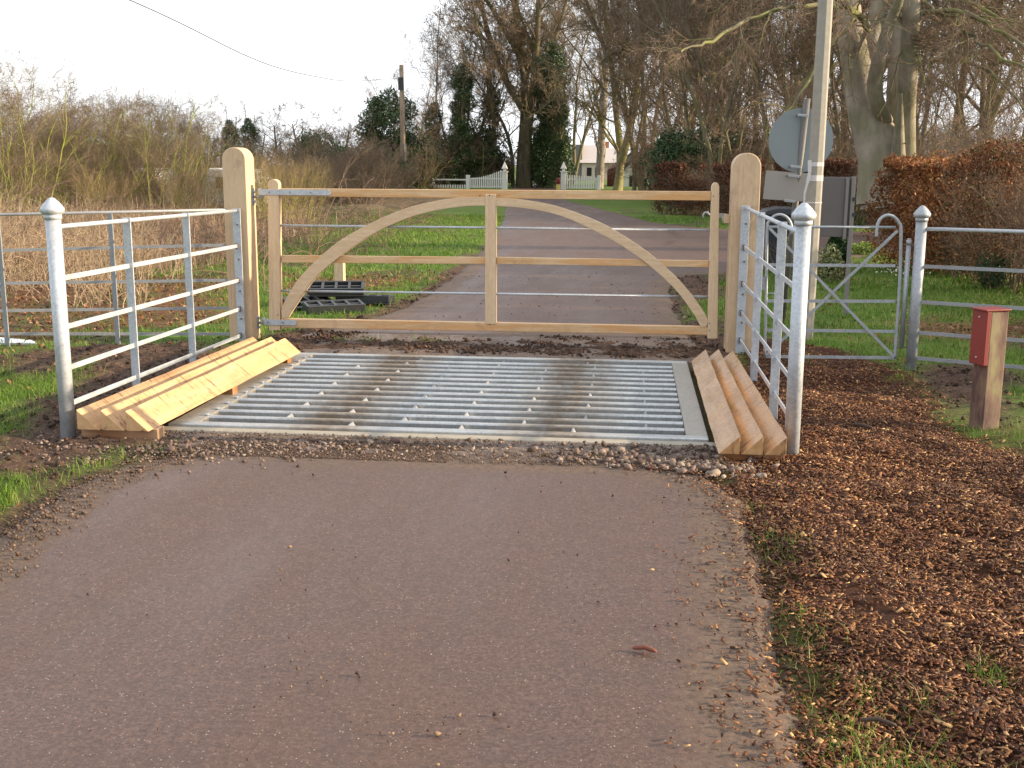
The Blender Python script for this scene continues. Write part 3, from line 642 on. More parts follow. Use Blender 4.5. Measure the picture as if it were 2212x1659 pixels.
# ------------------------------------------------------------------ galvanised fences
def cap_prof(r): return [(r * 1.0, -.001), (r * 1.14, .0), (r * 1.14, .020), (r * 1.10, .022), (r * 1.34, .030), (r * 1.50, .036), (r * 1.55, .052), (r * 1.48, .060), (r * 1.0, .086), (r * .45, .108), (r * .30, .113), (r * .1, .115)]
def round_post(x, y, r, h, mat='galv_bright', down=.1):
    p = MB().tube([(x, y, -down), (x, y, h)], r, 24).build('post', M[mat]); c = MB().lathe((x, y, h), cap_prof(r), 28).build('post_cap', M[mat]); sub(p, c); return p
LY = 9.2
LA = [at(x, y, 5.8) for x, y in [(135, 491), (138, 603), (143, 709), (148, 798), (153, 875)]]
LB = [at(x, y, LY) for x, y in [(512, 455), (514, 531), (516, 605), (519, 667), (521, 724)]]
def side_fence(name, label, post, A, B, ups, mat, endx, group):
    t = thing(name, label, 'metal fence', (post[0], post[1], 0), group); ps = [round_post(post[0], post[1], .0405, 1.205, mat)]
    pa = np.array([post[0], post[1], 0.]); be = np.array([np.mean([b[0] for b in B]), LY, 0.])
    for i, (a, b) in enumerate(zip(A, B)):
        a = np.array([pa[0], pa[1], a[2]]); b = np.array([be[0], be[1], b[2]])
        d = (b - a) / np.linalg.norm(b - a)
        m = MB()
        if i == 0: m.tube([a, b - d * .02], .0135, 14)
        else: m.bar(a, b + d * .01, .008, .028)
        ps.append(m.build('rail', M[mat]))
    for k, (tt, h) in enumerate(ups):
        c = pa + (be - pa) * tt; zt = A[0][2] * (1 - tt) + B[0][2] * tt + .018; z0 = -.1
        d = (be - pa) / np.linalg.norm(be - pa)
        m = MB(); hw = .026 if tt < .99 else .034
        m.hexa([c - d * .006 + [-hw, 0, z0], c - d * .006 + [hw, 0, z0], c + d * .006 + [hw, 0, z0], c + d * .006 + [-hw, 0, z0], c - d * .006 + [-hw, 0, zt], c - d * .006 + [hw, 0, zt], c + d * .006 + [hw, 0, zt], c + d * .006 + [-hw, 0, zt]])
        u = m.build('upright', M[mat], bevel=.002)
        if tt > .99:
            for a, b in zip(A[1:], B[1:]): sub(u, MB().box((c[0] - .012, c[1] - .03, b[2] - .024), (c[0] + .006, c[1] - .0065, b[2] + .022)).build('rail_clamp', M['rust_bolt']))
            for q in range(4): zz_ = (B[q][2] + B[q + 1][2]) / 2 + .03; sub(u, MB().tube([(c[0] + .006, c[1] - .006, zz_), (c[0] + .006, c[1] - .013, zz_)], .008, 8).build('bolt', M['rust_bolt']))
        ps.append(u)
    adopt(t, *ps)
def frac(px, A, B):      # where along the panel an upright stands
    best = min(np.linspace(0, 1, 2001), key=lambda s: abs(proj(A[0] + (B[0] - A[0]) * s, A[1] + (B[1] - A[1]) * s, .6)[0] - px)); return best
def proj(X, Y, Z):
    q = cam.matrix_world.inverted() @ Vector((float(X), float(Y), float(Z))); return (PW / 2 + FOC * q.x / -q.z, PH / 2 - FOC * q.y / -q.z)
PL = (-3.08, 5.8); lbx = np.mean([b[0] for b in LB])
side_fence('metal_fence', 'sloping-rail galvanised fence from capped round post to left wooden gate post', PL, LA, LB,
           [(frac(285, PL, (lbx, LY)), 0), (frac(409, PL, (lbx, LY)), 0), (1., 0)], 'galv_bright', 0, 'five-bar metal fences')
PR = (.88, 5.93)
RB = [at(x, y, LY) for x, y in [(1607, 449), (1608, 534), (1604, 612), (1602, 675), (1600, 734)]]
ra = [at(x, y, 5.93)[2] for x, y in [(1718, 506), (1714, 628), (1701, 912)]]
RA = [np.array([0, 0, h]) for h in (ra[0], ra[1], .60, .375, ra[2])]
rbx = np.mean([b[0] for b in RB])
side_fence('metal_fence', 'galvanised fence from bright capped post to right wooden gate post beside orange-brown kerbs', PR, RA, RB,
           [(frac(1680, PR, (rbx, LY)), 0), (frac(1636, PR, (rbx, LY)), 0), (1., 0)], 'galv_bright', 0, 'five-bar metal fences')
# fence running off to the left behind the panel
t = thing('metal_fence', 'dull grey rail fence running left from the wooden gate post before the brambles', 'metal fence', (-4.6, 8.95, 0), 'five-bar metal fences')
a0, b0 = np.array([-3.37, 9.26]), np.array([-5.14, 8.78]); ps = []
for i, (yl, yr) in enumerate(zip((464, 541, 612, 671, 721), (453, 529, 605, 665, 721))):
    za = at(487, yr, a0[1])[2]; zb = at(8, yl, b0[1])[2]; a = np.array([*a0, za]); b = np.array([*b0, zb]); b2 = a + (b - a) * 2.1
    m = MB()
    if i == 0: m.tube([a, b, b2], .012, 12)
    else: m.bar(a, b2, .008, .024)
    ps.append(m.build('rail', M['galv_dull']))
zt = at(8, 464, b0[1])[2]
for tt in (frac(245, a0, b0), 1.0, 1.55, 2.1):
    c = a0 + (b0 - a0) * tt; m = MB(); m.box((c[0] - .021, c[1] - .006, -.1), (c[0] + .021, c[1] + .006, zt + .016)); ps.append(m.build('upright', M['galv_dull'], bevel=.002))
adopt(t, *ps)
# fence running off to the right
t = thing('metal_fence', 'plain five-rail fence running right from the hand gate hinge post behind the red box', 'metal fence', (2.12, 8.58, 0), 'five-bar metal fences')
ps = [round_post(2.12, 8.58, .0395, 1.11, 'galv')]
hs = [at(1990, y, 8.58)[2] for y in (494, 575, 652, 718, 773)]
for i, h in enumerate(hs):
    a = np.array([2.12, 8.58, h]); b = np.array([2.83, 8.22, h + .003]); b2 = a + (b - a) * 3.6; m = MB()
    if i == 0: m.tube([a, b2], .0135, 12)
    else: m.bar(a, b2, .008, .026)
    ps.append(m.build('rail', M['galv_dull' if i else 'galv_bright']))
for tt in (2.2, 3.6):
    c = np.array([2.12, 8.58]) + (np.array([2.83, 8.22]) - np.array([2.12, 8.58])) * tt; m = MB(); m.box((c[0] - .02, c[1] - .006, -.1), (c[0] + .02, c[1] + .006, hs[0] + .02)); ps.append(m.build('upright', M['galv_dull'], bevel=.002))
adopt(t, *ps)

# ------------------------------------------------------------------ hand gate
GY_ = 8.62
t = thing('hand_gate', 'galvanised five-bar hand gate with crook tops and crossed diagonals', 'hand gate', (1.95, GY_, 0))
def hg(x, y): return at(x, y, GY_)
ps = []
for i, (yl, yr) in enumerate(zip((490, 572, 650, 713, 770), (491, 574, 651, 716, 773))):
    a, b = hg(1655, yl), hg(1934, yr); m = MB()
    if i == 0: m.tube([a, b], .010, 10)
    else: m.bar(a, b, .008, .022)
    ps.append(m.build('rail', M['galv']))
def crook(pts):
    P = [hg(*p) for p in pts]; q = []
    for i in range(len(P) - 1):
        p0, p1, p2, p3 = P[max(i - 1, 0)], P[i], P[i + 1], P[min(i + 2, len(P) - 1)]
        for s in np.linspace(0, 1, 5, endpoint=False): q.append(.5 * ((2 * p1) + (-p0 + p2) * s + (2 * p0 - 5 * p1 + 4 * p2 - p3) * s * s + (-p0 + 3 * p1 - 3 * p2 + p3) * s ** 3))
    return q + [P[-1]]
ps.append(MB().tube(crook([(1652, 772), (1655, 640), (1657, 500), (1662, 478), (1674, 466), (1688, 464), (1701, 471), (1709, 486), (1710, 506)]), .011, 10).build('crook_stile', M['galv']))
ps.append(MB().tube(crook([(1893, 512), (1895, 488), (1903, 472), (1917, 465), (1931, 469), (1942, 482), (1946, 500), (1944, 600), (1938, 700), (1933, 774)]), .0125, 10).build('crook_stile', M['galv']))
off = np.array([0, -.012, 0])
ps.append(MB().bar(hg(1938, 498) + off, hg(1654, 768) + off, .006, .020).build('diagonal', M['galv']))
ps.append(MB().bar(hg(1661, 492) + off * 2, hg(1930, 770) + off * 2, .006, .020).build('diagonal', M['galv']))
hp = hg(1955, 640); hx, hy = hp[0], GY_
zt, zb = hg(1955, 530)[2], hg(1955, 748)[2]
hin = MB().tube([(hx, hy, zb), (hx, hy, zt)], .017, 14).tube([(hx, hy, zt + .006), (hx, hy, zt + .04)], .019, 14).tube([(hx, hy, zt + .04), (hx, hy, zt + .05)], .013, 10).build('spring_hinge', M['galv'])
br = [MB().box((hx - .04, hy - .012, z_), (hx + .11, hy - .004, z_ + .009)).build('hinge_bracket', M['rust_bolt']) for z_ in (zt + .003, zb - .012)]
lat = MB().box(tuple(hg(1652, 612)[i] + (-.075, -.012, -.05)[i] for i in range(3)), tuple(hg(1652, 612)[i] + (.0, -.004, .05)[i] for i in range(3))).tube([hg(1655, 634), hg(1685, 634)], .006, 8).build('latch', M['galv_dull'])
adopt(t, *ps, hin, *br, lat)

# ------------------------------------------------------------------ gate posts and gate
PF, PB = 9.25, 9.47
def arch_poly(x0, x1, z0, ztop, y, n=14, squash=1.0):
    r = (x1 - x0) / 2; c = (x0 + x1) / 2; h = r * squash
    return [(x0, y, z0), (x1, y, z0)] + [(c + r * math.cos(a), y, ztop - h + h * math.sin(a)) for a in np.linspace(0, PI, n)]
def gpost(label, xa, xb, ytop, base, mat):
    x0, x1 = at(xa, 500, PF)[0], at(xb, 500, PF)[0]; zt = at((xa + xb) / 2, ytop, PF)[2]
    t = thing('gate_post', label, 'gate post', ((x0 + x1) / 2, (PF + PB) / 2, 0), 'round-topped wooden gate posts')
    p = MB().prism(arch_poly(x0, x1, -.15, zt, PF), (0, PB - PF, 0)).build('post', M[mat], bevel=.006); adopt(t, p); return t, x0, x1
tl, lx0, lx1 = gpost('tall round-topped oak gate post on the left carrying the gate hinges', 486, 536, 318, 0, 'oak_post')
tr, rx0, rx1 = gpost('tall round-topped oak gate post on the right with the latch', 1578, 1638, 330, 0, 'oak_post')
yg = 9.40
for zc, hh in ((at(548, 425, yg)[2], .07), (at(556, 697, yg)[2], .055)):
    m = MB(); m.box((lx1 - .001, yg - .022, zc - hh), (lx1 + .006, yg + .03, zc + hh))
    for q in (-.04, 0, .04): m.tube([(lx1 + .005, yg + .004, zc + q), (lx1 + .02, yg + .004, zc + q)], .011, 8)
    m.tube([(lx1 + .005, yg, zc + .0), (lx1 + .085, yg, zc + .0)], .009, 8).tube([(lx1 + .085, yg, zc - .02), (lx1 + .085, yg, zc + .035)], .010, 10)
    p = m.build('hinge_plate', M['galv']); adopt(tl, p)
# latch catch: a wooden block with a curly iron
m = MB().box((rx0 - .045, yg - .03, at(1570, 482, yg)[2]), (rx0 + .0, yg + .03, at(1570, 463, yg)[2])); adopt(tr, m.build('catch_block', M['oak_z'], bevel=.003))
zc = at(1545, 465, yg + .1)[2]; xx = at(1520, 465, yg + .1)[0]
m = MB().tube([(xx + .0, yg + .1, zc - .02), (xx - .004, yg + .1, zc + .0), (xx + .01, yg + .1, zc + .022), (xx + .032, yg + .1, zc + .022), (xx + .045, yg + .1, zc + .005), (xx + .07, yg + .1, zc - .002)], .008, 8)
m.bar((xx + .07, yg + .1, zc - .002), (xx + .185, yg + .1, zc - .002), .008, .035); m.tube([(xx + .165, yg + .1, zc - .01), (xx + .165, yg + .1, zc - .06)], .012, 8)
adopt(tr, m.build('gate_catch', M['galv_bright']))

GT = .036   # half thickness
Yf = yg - GT
t = thing('wooden_gate', 'long pale wooden gate with arched braces and metal rods, closed across the lane', 'gate', (-1.2, yg, 0))
def g2(x, y): p = at(x, y, Yf); return p[0], p[2]
def member(name, poly, mat, y0=-GT, y1=GT, bev=.004):
    p = [(g2(*q)[0], yg + y0, g2(*q)[1]) for q in poly]; return MB().prism(p, (0, y1 - y0, 0)).build(name, mat, bevel=bev)
def stile(xt0, xt1, xb0, xb1, ytop, ybot):
    a, b = g2(xt0, ytop + 12), g2(xt1, ytop + 12); c, d = g2(xb0, ybot), g2(xb1, ybot); zt = g2((xt0 + xt1) / 2, ytop)[1]; cx = (a[0] + b[0]) / 2; r = (b[0] - a[0]) / 2; h = zt - a[1]
    poly = [(c[0], yg - GT, c[1]), (d[0], yg - GT, d[1])] + [(cx + r * math.cos(q), yg - GT, a[1] + h * math.sin(q)) for q in np.linspace(0, PI, 12)]
    return MB().prism(poly, (0, 2 * GT, 0)).build('stile', M['oak_z'], bevel=.005)
gparts = [stile(578, 602, 581, 605, 387, 714), stile(1537, 1554, 1528, 1550, 394, 732)]
i_ = GT - .006
gparts.append(member('top_rail', [(603, 424), (1536, 433.5), (1536, 413.5), (603, 407)], M['oak_rail'], -i_, i_))
gparts.append(member('bottom_rail', [(606, 708), (1528.5, 724), (1528.5, 706), (606, 689)], M['oak_rail'], -i_, i_))
gparts.append(member('middle_rail', [(606, 568), (1047.5, 571), (1047.5, 556), (606, 552)], M['oak_rail'], -.012, i_ - .004))
gparts.append(member('middle_rail', [(1071.5, 571), (1532, 578), (1532, 563.5), (1071.5, 556)], M['oak_rail'], -.012, i_ - .004))
gparts.append(member('centre_stile', [(1048, 700), (1071, 700.5), (1071, 420), (1048, 419.5)], M['oak_z'], -GT - .002, GT + .002))
def cat(P, n=8):
    P = [np.array(p, float) for p in P]; q = []
    for i in range(len(P) - 1):
        p0, p1, p2, p3 = P[max(i - 1, 0)], P[i], P[i + 1], P[min(i + 2, len(P) - 1)]
        for s in np.linspace(0, 1, n, endpoint=False): q.append(.5 * ((2 * p1) + (-p0 + p2) * s + (2 * p0 - 5 * p1 + 4 * p2 - p3) * s * s + (-p0 + 3 * p1 - 3 * p2 + p3) * s ** 3))
    return q + [P[-1]]
def zl(x, y): return ((690 + x * .24412) * .8641, (470 + y * .24412) * .8641)
def zr(x, y): return ((1220 + x * .26221) * .8641, (470 + y * .26221) * .8641)
def brace(outer, inner):
    o = cat(outer); i = cat(inner); m = MB()
    R = []
    for a, b in zip(o, i):
        pa, pb = g2(*a), g2(*b)
        R.append([m.bm.verts.new((pa[0], Yf + .001, pa[1])), m.bm.verts.new((pb[0], Yf + .001, pb[1])), m.bm.verts.new((pb[0], yg + GT - .008, pb[1])), m.bm.verts.new((pa[0], yg + GT - .008, pa[1]))])
    m.bm.faces.new(R[0]); m.bm.faces.new(R[-1][::-1])
    for r0, r1 in zip(R, R[1:]):
        for k in range(4): m.bm.faces.new((r0[k], r1[k], r1[(k + 1) % 4], r0[(k + 1) % 4]))
    return m.build('arched_brace', M['oak_x'], bevel=.003)
OL = [zl(60, 1330), zl(62, 1215), zl(180, 1000), zl(300, 850), zl(450, 705), zl(650, 540), zl(900, 395), zl(1200, 255), zl(1500, 160), zl(1850, 100), zl(2140, 92)]
IL = [zl(118, 1330), zl(190, 1215), zl(310, 1035), zl(440, 880), zl(600, 745), zl(780, 610), zl(1020, 455), zl(1290, 330), zl(1560, 245), zl(1880, 192), zl(2140, 180)]
OR = [zr(66, 96), zr(300, 106), zr(600, 160), zr(850, 240), zr(1100, 345), zr(1330, 480), zr(1560, 640), zr(1780, 835), zr(1950, 1030), zr(2085, 1230), zr(2085, 1320)]
IR = [zr(66, 172), zr(280, 185), zr(540, 225), zr(760, 290), zr(980, 390), zr(1200, 505), zr(1400, 635), zr(1600, 790), zr(1800, 985), zr(1960, 1200), zr(2030, 1330)]
gparts += [brace(OL, IL), brace(OR, IR)]
for (ya, yb) in ((487, 497), (628, 641)):
    a, b = at(603, ya, yg + .005), at(1533, yb, yg + .005); gparts.append(MB().tube([a, b], .0095, 12).build('metal_rod', M['galv_bright']))
def strap(x0, x1, ya, yb):
    a, b = g2(x0, ya), g2(x1, yb); y_ = yg - GT - .008
    m = MB(); zc0 = (a[1] + b[1]) / 2; h = (a[1] - b[1]) / 2; e = g2(x1, (ya + yb) / 2)[0]
    poly = [(a[0], y_, zc0 - h), (e - h * .5, y_, zc0 - h * 1.0), (e, y_, zc0 - h * .5), (e, y_, zc0 + h * .5), (e - h * .5, y_, zc0 + h), (a[0], y_, zc0 + h)]
    m.prism(poly, (0, .006, 0)); m.tube([(a[0] - .012, yg, zc0 - .03), (a[0] - .012, yg, zc0 + .03)], .016, 12)
    n = 3 if x1 > 700 else 2
    s = m.build('hinge_strap', M['galv_bright'], bevel=.001)
    for k in range(n): xx = a[0] + (e - a[0]) * (.14 + .8 * k / n * 1.1); sub(s, MB().tube([(xx, y_, zc0), (xx, y_ - .006, zc0)], .009, 8).build('bolt', M['galv_dull']))
    return s
gparts += [strap(561, 714, 409, 422), strap(570, 641, 690, 703)]
for p in (zl(2088, 76), zl(2188, 76), zr(14, 70), zr(105, 70), zr(2148, 78), zr(2112, 1290), zr(2110, 1360), zl(18, 1300), zr(17, 1300)):
    x_, z_ = g2(*p); gparts.append(MB().tube([(x_, Yf - .0035, z_), (x_, Yf + .004, z_)], .0055, 8).build('screw', M['rust_bolt']))
adopt(t, *gparts)

# ------------------------------------------------------------------ post with red box
c = gnd(2138, 930); px_, py_ = 2.10, 6.72
t = thing('marker_post', 'weathered square wooden post with a red metal box screwed to its face', 'post', (px_, py_, 0))
ang = math.radians(22); ca, sa = math.cos(ang), math.sin(ang)
def rp_(u, v, z): return (px_ + u * ca - v * sa, py_ + u * sa + v * ca, z)
def rbox(m, u0, u1, v0, v1, z0, z1): return m.hexa([rp_(u0, v0, z0), rp_(u1, v0, z0), rp_(u1, v1, z0), rp_(u0, v1, z0), rp_(u0, v0, z1), rp_(u1, v0, z1), rp_(u1, v1, z1), rp_(u0, v1, z1)])
ps = [rbox(MB(), -.06, .06, -.06, .06, -.1, .690).build('post', M['old_wood'], bevel=.006)]
ang2 = 0
bx = rbox(MB(), -.092, -.0605, -.064, .062, .375, .690).build('red_box', M['red_paint'], bevel=.004)
for z_ in (.42, .655): sub(bx, MB().tube([rp_(-.091, -.0, z_), rp_(-.096, -.0, z_)], .005, 8).build('screw', M['galv_bright']))
ps.append(bx)
ps.append(rbox(MB(), -.104, .068, -.07, .068, .6905, .703).build('red_lid', M['red_paint'], bevel=.004)); adopt(t, *ps)

# ------------------------------------------------------------------ lamp column, sign, board, bin
t = thing('concrete_pole', 'tall octagonal concrete pole wound with clear tape behind the hand gate', 'pole', (1.56, 10.0, 0))
p = MB().tube([(1.555, 10.0, -.2), (1.565, 10.0, 1.5), (1.575, 10.0, 6.5)], [.064, .064, .058], 8, smooth_=False).build('shaft', M['pole_conc'], bevel=.004)
tp = []
for ypx, h in ((355, .035), (385, .05), (438, .012)):
    zc = at(1770, ypx, 9.94)[2]; tp.append(MB().tube([(1.563, 10.0, zc - h / 2), (1.563, 10.0, zc + h / 2)], .0665, 8, smooth_=False).build('tape_band', M['tape']))
adopt(t, p, *tp)
m = MB(); A = [at(x, y, 9.9) for x, y in ((1749, 346), (1749, 372), (1744, 395), (1738, 418), (1737, 445))]
for a, b, w_ in zip(A, A[1:], (.030, .026, .018, .014)): m.bar(a, b, w_, .003, up=(0, 1, 0))
tag(m.build('loose_tape', M['tape']), 'white strip of tape hanging loose against the concrete pole', 'tape')

t = thing('road_sign', 'back of a road sign with grey disc and taupe plate on a leaning post', 'road sign', gnd(1688, 690))
SY = 10.9
s0, s1 = at(1744, 213, SY), gnd(1688, 697); s1[2] = -.1
p = MB().tube([s1, s0], .029, 14).build('post', M['sign_post'])
dc = at(1730, 303, SY + .05); r = 65.5 / FOC * (SY + .05)
disc = MB().tube([dc + [0, 0, 0], dc + [0, .004, 0]], r, 64).build('disc', M['sign_grey'])
pl = [at(x, y, SY + .05) for x, y in ((1655, 368), (1648, 430), (1757, 437), (1764, 376))]
plate = MB().prism(pl, (0, .004, 0)).build('plate', M['sign_taupe'], bevel=.001)
cl = []
for x, y in ((1735, 249), (1719, 360), (1714, 380), (1706, 434)):
    c = at(x, y, SY - .035); m = MB().bar(c + [-.05, 0, .004], c + [.05, 0, -.006], .008, .024); cl.append(m.build('clip', M['galv'], bevel=.003))
    for q in (-.046, .046): sub(cl[-1], MB().tube([c + [q, .0, 0], c + [q, .08, 0]], .008, 8).build('bolt', M['rust_bolt']))
adopt(t, p, disc, plate, *cl)

t = thing('notice_board', 'large dark grey back of a notice board beyond the concrete pole', 'notice board', at(1810, 560, 11.9) * [1, 1, 0])
BY = 11.9; a, b = at(1774, 382, BY), at(1838, 512, BY)
ps = [MB().box((a[0] - .1, BY, b[2]), (b[0], BY + .02, a[2])).build('panel', M['board'], bevel=.003)]
ps.append(MB().box((b[0] - .085, BY - .035, b[2] - .02), (b[0] - .055, BY - .0015, a[2] - .01)).build('channel', M['board_edge'], bevel=.002))
ps.append(MB().box((b[0] - .032, BY - .04, -.1), (b[0] + .008, BY - .002, a[2] + .004)).build('post', M['board_edge'], bevel=.002))
ps.append(MB().box((a[0] - .1, BY - .04, -.1), (a[0] - .06, BY - .002, a[2])).build('post', M['board_edge'], bevel=.002))
for y in (430, 463): c = at(1842, y, BY); ps.append(MB().box((c[0] - .012, BY - .05, c[2] - .018), (c[0] + .022, BY - .01, c[2] + .018)).build('clamp', M['black_plastic']))
adopt(t, *ps)

# wheelie bin
B0 = at(1690, 460, 16.5); bx_, by_ = B0[0], 16.5
t = thing('wheelie_bin', 'dark wheelie bin with a domed lid behind the leaning sign post', 'wheelie bin', (bx_, by_, 0))
m = MB().hexa([(bx_ - .2, by_ - .22, .06), (bx_ + .2, by_ - .22, .06), (bx_ + .2, by_ + .22, .06), (bx_ - .2, by_ + .22, .06), (bx_ - .27, by_ - .27, .82), (bx_ + .27, by_ - .27, .82), (bx_ + .27, by_ + .27, .82), (bx_ - .27, by_ + .27, .82)])
ps = [m.build('body', M['bin'], bevel=.03)]
pr = [(-.31, .82), (.31, .82), (.31, .86), (.24, .905), (.1, .935), (-.1, .935), (-.24, .905), (-.31, .86)]
ps.append(MB().prism([(bx_ + a, by_ - .31, z_) for a, z_ in pr], (0, .6, 0)).build('lid', M['bin'], bevel=.02))
for s in (-1, 1): ps.append(MB().tube([(bx_ + s * .23, by_ + .22, .1), (bx_ + s * .28, by_ + .22, .1)], .1, 18).build('wheel', M['black_plastic']))
adopt(t, *ps)

# ------------------------------------------------------------------ black sign feet, stub post, sheet, sticks
def block(cx, cy, z, yaw, tiltx, label):
    t = thing('plastic_block', label, 'plastic block', (cx, cy, z), 'heap of black recycled plastic blocks')
    Lb, Wb, Hb = .30, .13, .095; m = MB()
    R_ = Matrix.Rotation(yaw, 3, 'Z') @ Matrix.Rotation(tiltx, 3, 'X')
    def bb(a, b):
        ps = [R_ @ Vector(q) + Vector((cx, cy, z)) for q in [(a[0], a[1], a[2]), (b[0], a[1], a[2]), (b[0], b[1], a[2]), (a[0], b[1], a[2]), (a[0], a[1], b[2]), (b[0], a[1], b[2]), (b[0], b[1], b[2]), (a[0], b[1], b[2])]]
        m.hexa(ps)
    bb((-Lb, -Wb, 0), (Lb, Wb, .02))
    bb((-Lb, -Wb, .0202), (Lb, -Wb + .03, Hb)); bb((-Lb, Wb - .03, .0202), (Lb, Wb, Hb))
    for k in range(5): x_ = -Lb + k * (2 * Lb - .03) / 4; bb((x_, -Wb + .0302, .0202), (x_ + .03, Wb - .0302, Hb - .002))
    bb((-Lb + .0302, -.014, .0203), (Lb - .0302, .014, Hb - .012))
    p = m.build('body', M['black_plastic'], bevel=.006); adopt(t, p)
block(-3.02, 11.28, .01, math.radians(28), math.radians(6), 'nearest black plastic block lying flat in the grass')
block(-2.86, 12.0, .01, math.radians(-3), math.radians(-4), 'rearmost black plastic block at the right end of the heap')
block(-3.40, 11.62, .0, math.radians(62), math.radians(22), 'leftmost black plastic block tipped towards the lane')
block(-3.16, 11.92, .13, math.radians(12), math.radians(14), 'uppermost black plastic block leaning on the others')
c = gnd(733, 640); sx0, sx1 = at(722, 600, c[1])[0], at(742, 600, c[1])[0]
t = thing('stub_post', 'short square wooden post standing behind the black blocks', 'post', c)
adopt(t, MB().box((sx0, c[1], -.1), (sx1 + .0, c[1] + .10, at(733, 560, c[1])[2])).build('post', M['oak_z'], bevel=.004))
c = gnd(18, 745)
sheet = MB().hexa([(c[0] - .5, c[1] - .12, .0), (c[0] + .22, c[1] + .06, .0), (c[0] + .12, c[1] + .16, .0), (c[0] - .5, c[1] + .2, .0), (c[0] - .5, c[1] - .14, .03), (c[0] + .22, c[1] + .06, .012), (c[0] + .12, c[1] + .16, .02), (c[0] - .5, c[1] + .2, .05)]).build('white_sheet', M['white_sheet'], bevel=.002)
tag(sheet, 'white rigid sheet lying on the soil by the left fence', 'sheet')
def stick(a, b, r, mat, label, bend=.01):
    a, b = np.array(a), np.array(b); mid = (a + b) / 2 + [0, bend, .004]
    tag(MB().tube([a, (a * .7 + mid * .3), mid, (b * .7 + mid * .3), b], [r * .6, r, r * 1.1, r, r * .5], 8).build('stick', M[mat]), label, 'stick', 'sticks on the ground')
M['twig_red'] = flat('twig_red', (.16, .045, .025), .7); M['twig_dark'] = flat('twig_dark', (.05, .03, .02), .8)
c, d = gnd(1366, 1414), gnd(1418, 1422); stick((c[0], c[1], .022), (d[0], d[1], .022), .007, 'twig_red', 'short red-brown stick lying alone on the tarmac')
c, d = gnd(1842, 927), gnd(1884, 936); stick((c[0], c[1], .03), (d[0], d[1], .03), .011, 'twig_dark', 'dark stick lying on the wood chip path')
c, d = gnd(1858, 1577), gnd(1935, 1590); stick((c[0], c[1], .03), (d[0], d[1], .03), .006, 'twig_dark', 'thin dark twig on the chips near the bottom corner', .015)

# ------------------------------------------------------------------ bare trees
def unit(v): return v / np.maximum(np.linalg.norm(v, axis=-1, keepdims=True), 1e-9)
def perp(d, az):
    ref = np.where(np.abs(d[:, 2:3]) < .9, np.array([[0, 0, 1.]]), np.array([[1., 0, 0]])); a = unit(np.cross(d, ref)); b = np.cross(d, a)
    return a * np.cos(az)[:, None] + b * np.sin(az)[:, None]
def grow(P0, D0, Ln, R0, segs, wig, trop, endr, r):
    """vectorised branches: returns points (B,segs+1,3) and radii"""
    B = len(P0); P = np.zeros((B, segs + 1, 3)); P[:, 0] = P0; d = unit(D0)
    for k in range(segs):
        d = unit(d + r.normal(0, wig, (B, 3)) + np.array([0, 0, 1.]) * trop); P[:, k + 1] = P[:, k] + d * (Ln / segs)[:, None]
    tt = np.linspace(0, 1, segs + 1)[None]; R = R0[:, None] * (1 - (1 - endr) * tt)
    return P, R
def children(P, R, Ln, n, t0, t1, ang, lenf, radf, r, nf=None, asp=.25):
    B, S, _ = P.shape; idx = np.repeat(np.arange(B), n); m = len(idx)
    tt = r.uniform(t0, t1, m) * (S - 1); k = np.minimum(tt.astype(int), S - 2); f = (tt - k)[:, None]
    p = P[idx, k] * (1 - f) + P[idx, k + 1] * f; d = unit(P[idx, k + 1] - P[idx, k]); rr = R[idx, k] * (1 - f[:, 0]) + R[idx, k + 1] * f[:, 0]
    a = r.normal(ang, asp * ang, m); az = r.uniform(0, 2 * PI, m)
    nd = d * np.cos(a)[:, None] + perp(d, az) * np.sin(a)[:, None]
    ln = Ln[idx] * lenf * (1.15 - .6 * tt / (S - 1)) * r.uniform(.6, 1.25, m)
    return p, nd, ln, np.maximum(rr * radf * r.uniform(.7, 1, m), .0)
def tubes(PR):
    """list of (P,R,sides) -> verts, quads"""
    Vs, Qs, off = [], [], 0
    for P, R, ns in PR:
        if not len(P): continue
        B, S, _ = P.shape; D = np.empty_like(P); D[:, 1:-1] = P[:, 2:] - P[:, :-2]; D[:, 0] = P[:, 1] - P[:, 0]; D[:, -1] = P[:, -1] - P[:, -2]; D = unit(D)
        ref = np.zeros((B, 1, 3)); m = unit(P[:, -1] - P[:, 0]); z = np.abs(m[:, 2]) > .8; ref[:, 0, 2] = 1; ref[z, 0] = [1, .13, 0]
        a = unit(np.cross(D, ref)); b = np.cross(D, a); th = np.arange(ns) * 2 * PI / ns
        V = P[:, :, None] + (a[:, :, None] * np.cos(th)[None, None, :, None] + b[:, :, None] * np.sin(th)[None, None, :, None]) * R[:, :, None, None]
        Vs.append(V.reshape(-1, 3))
        i = np.arange(B)[:, None, None] * S * ns + np.arange(S - 1)[None, :, None] * ns + np.arange(ns)[None, None]; j = np.arange(B)[:, None, None] * S * ns + np.arange(S - 1)[None, :, None] * ns + ((np.arange(ns) + 1) % ns)[None, None]
        Qs.append((np.stack([i, j, j + ns, i + ns], -1).reshape(-1, 4)) + off); off += B * S * ns
    return np.concatenate(Vs), np.concatenate(Qs)
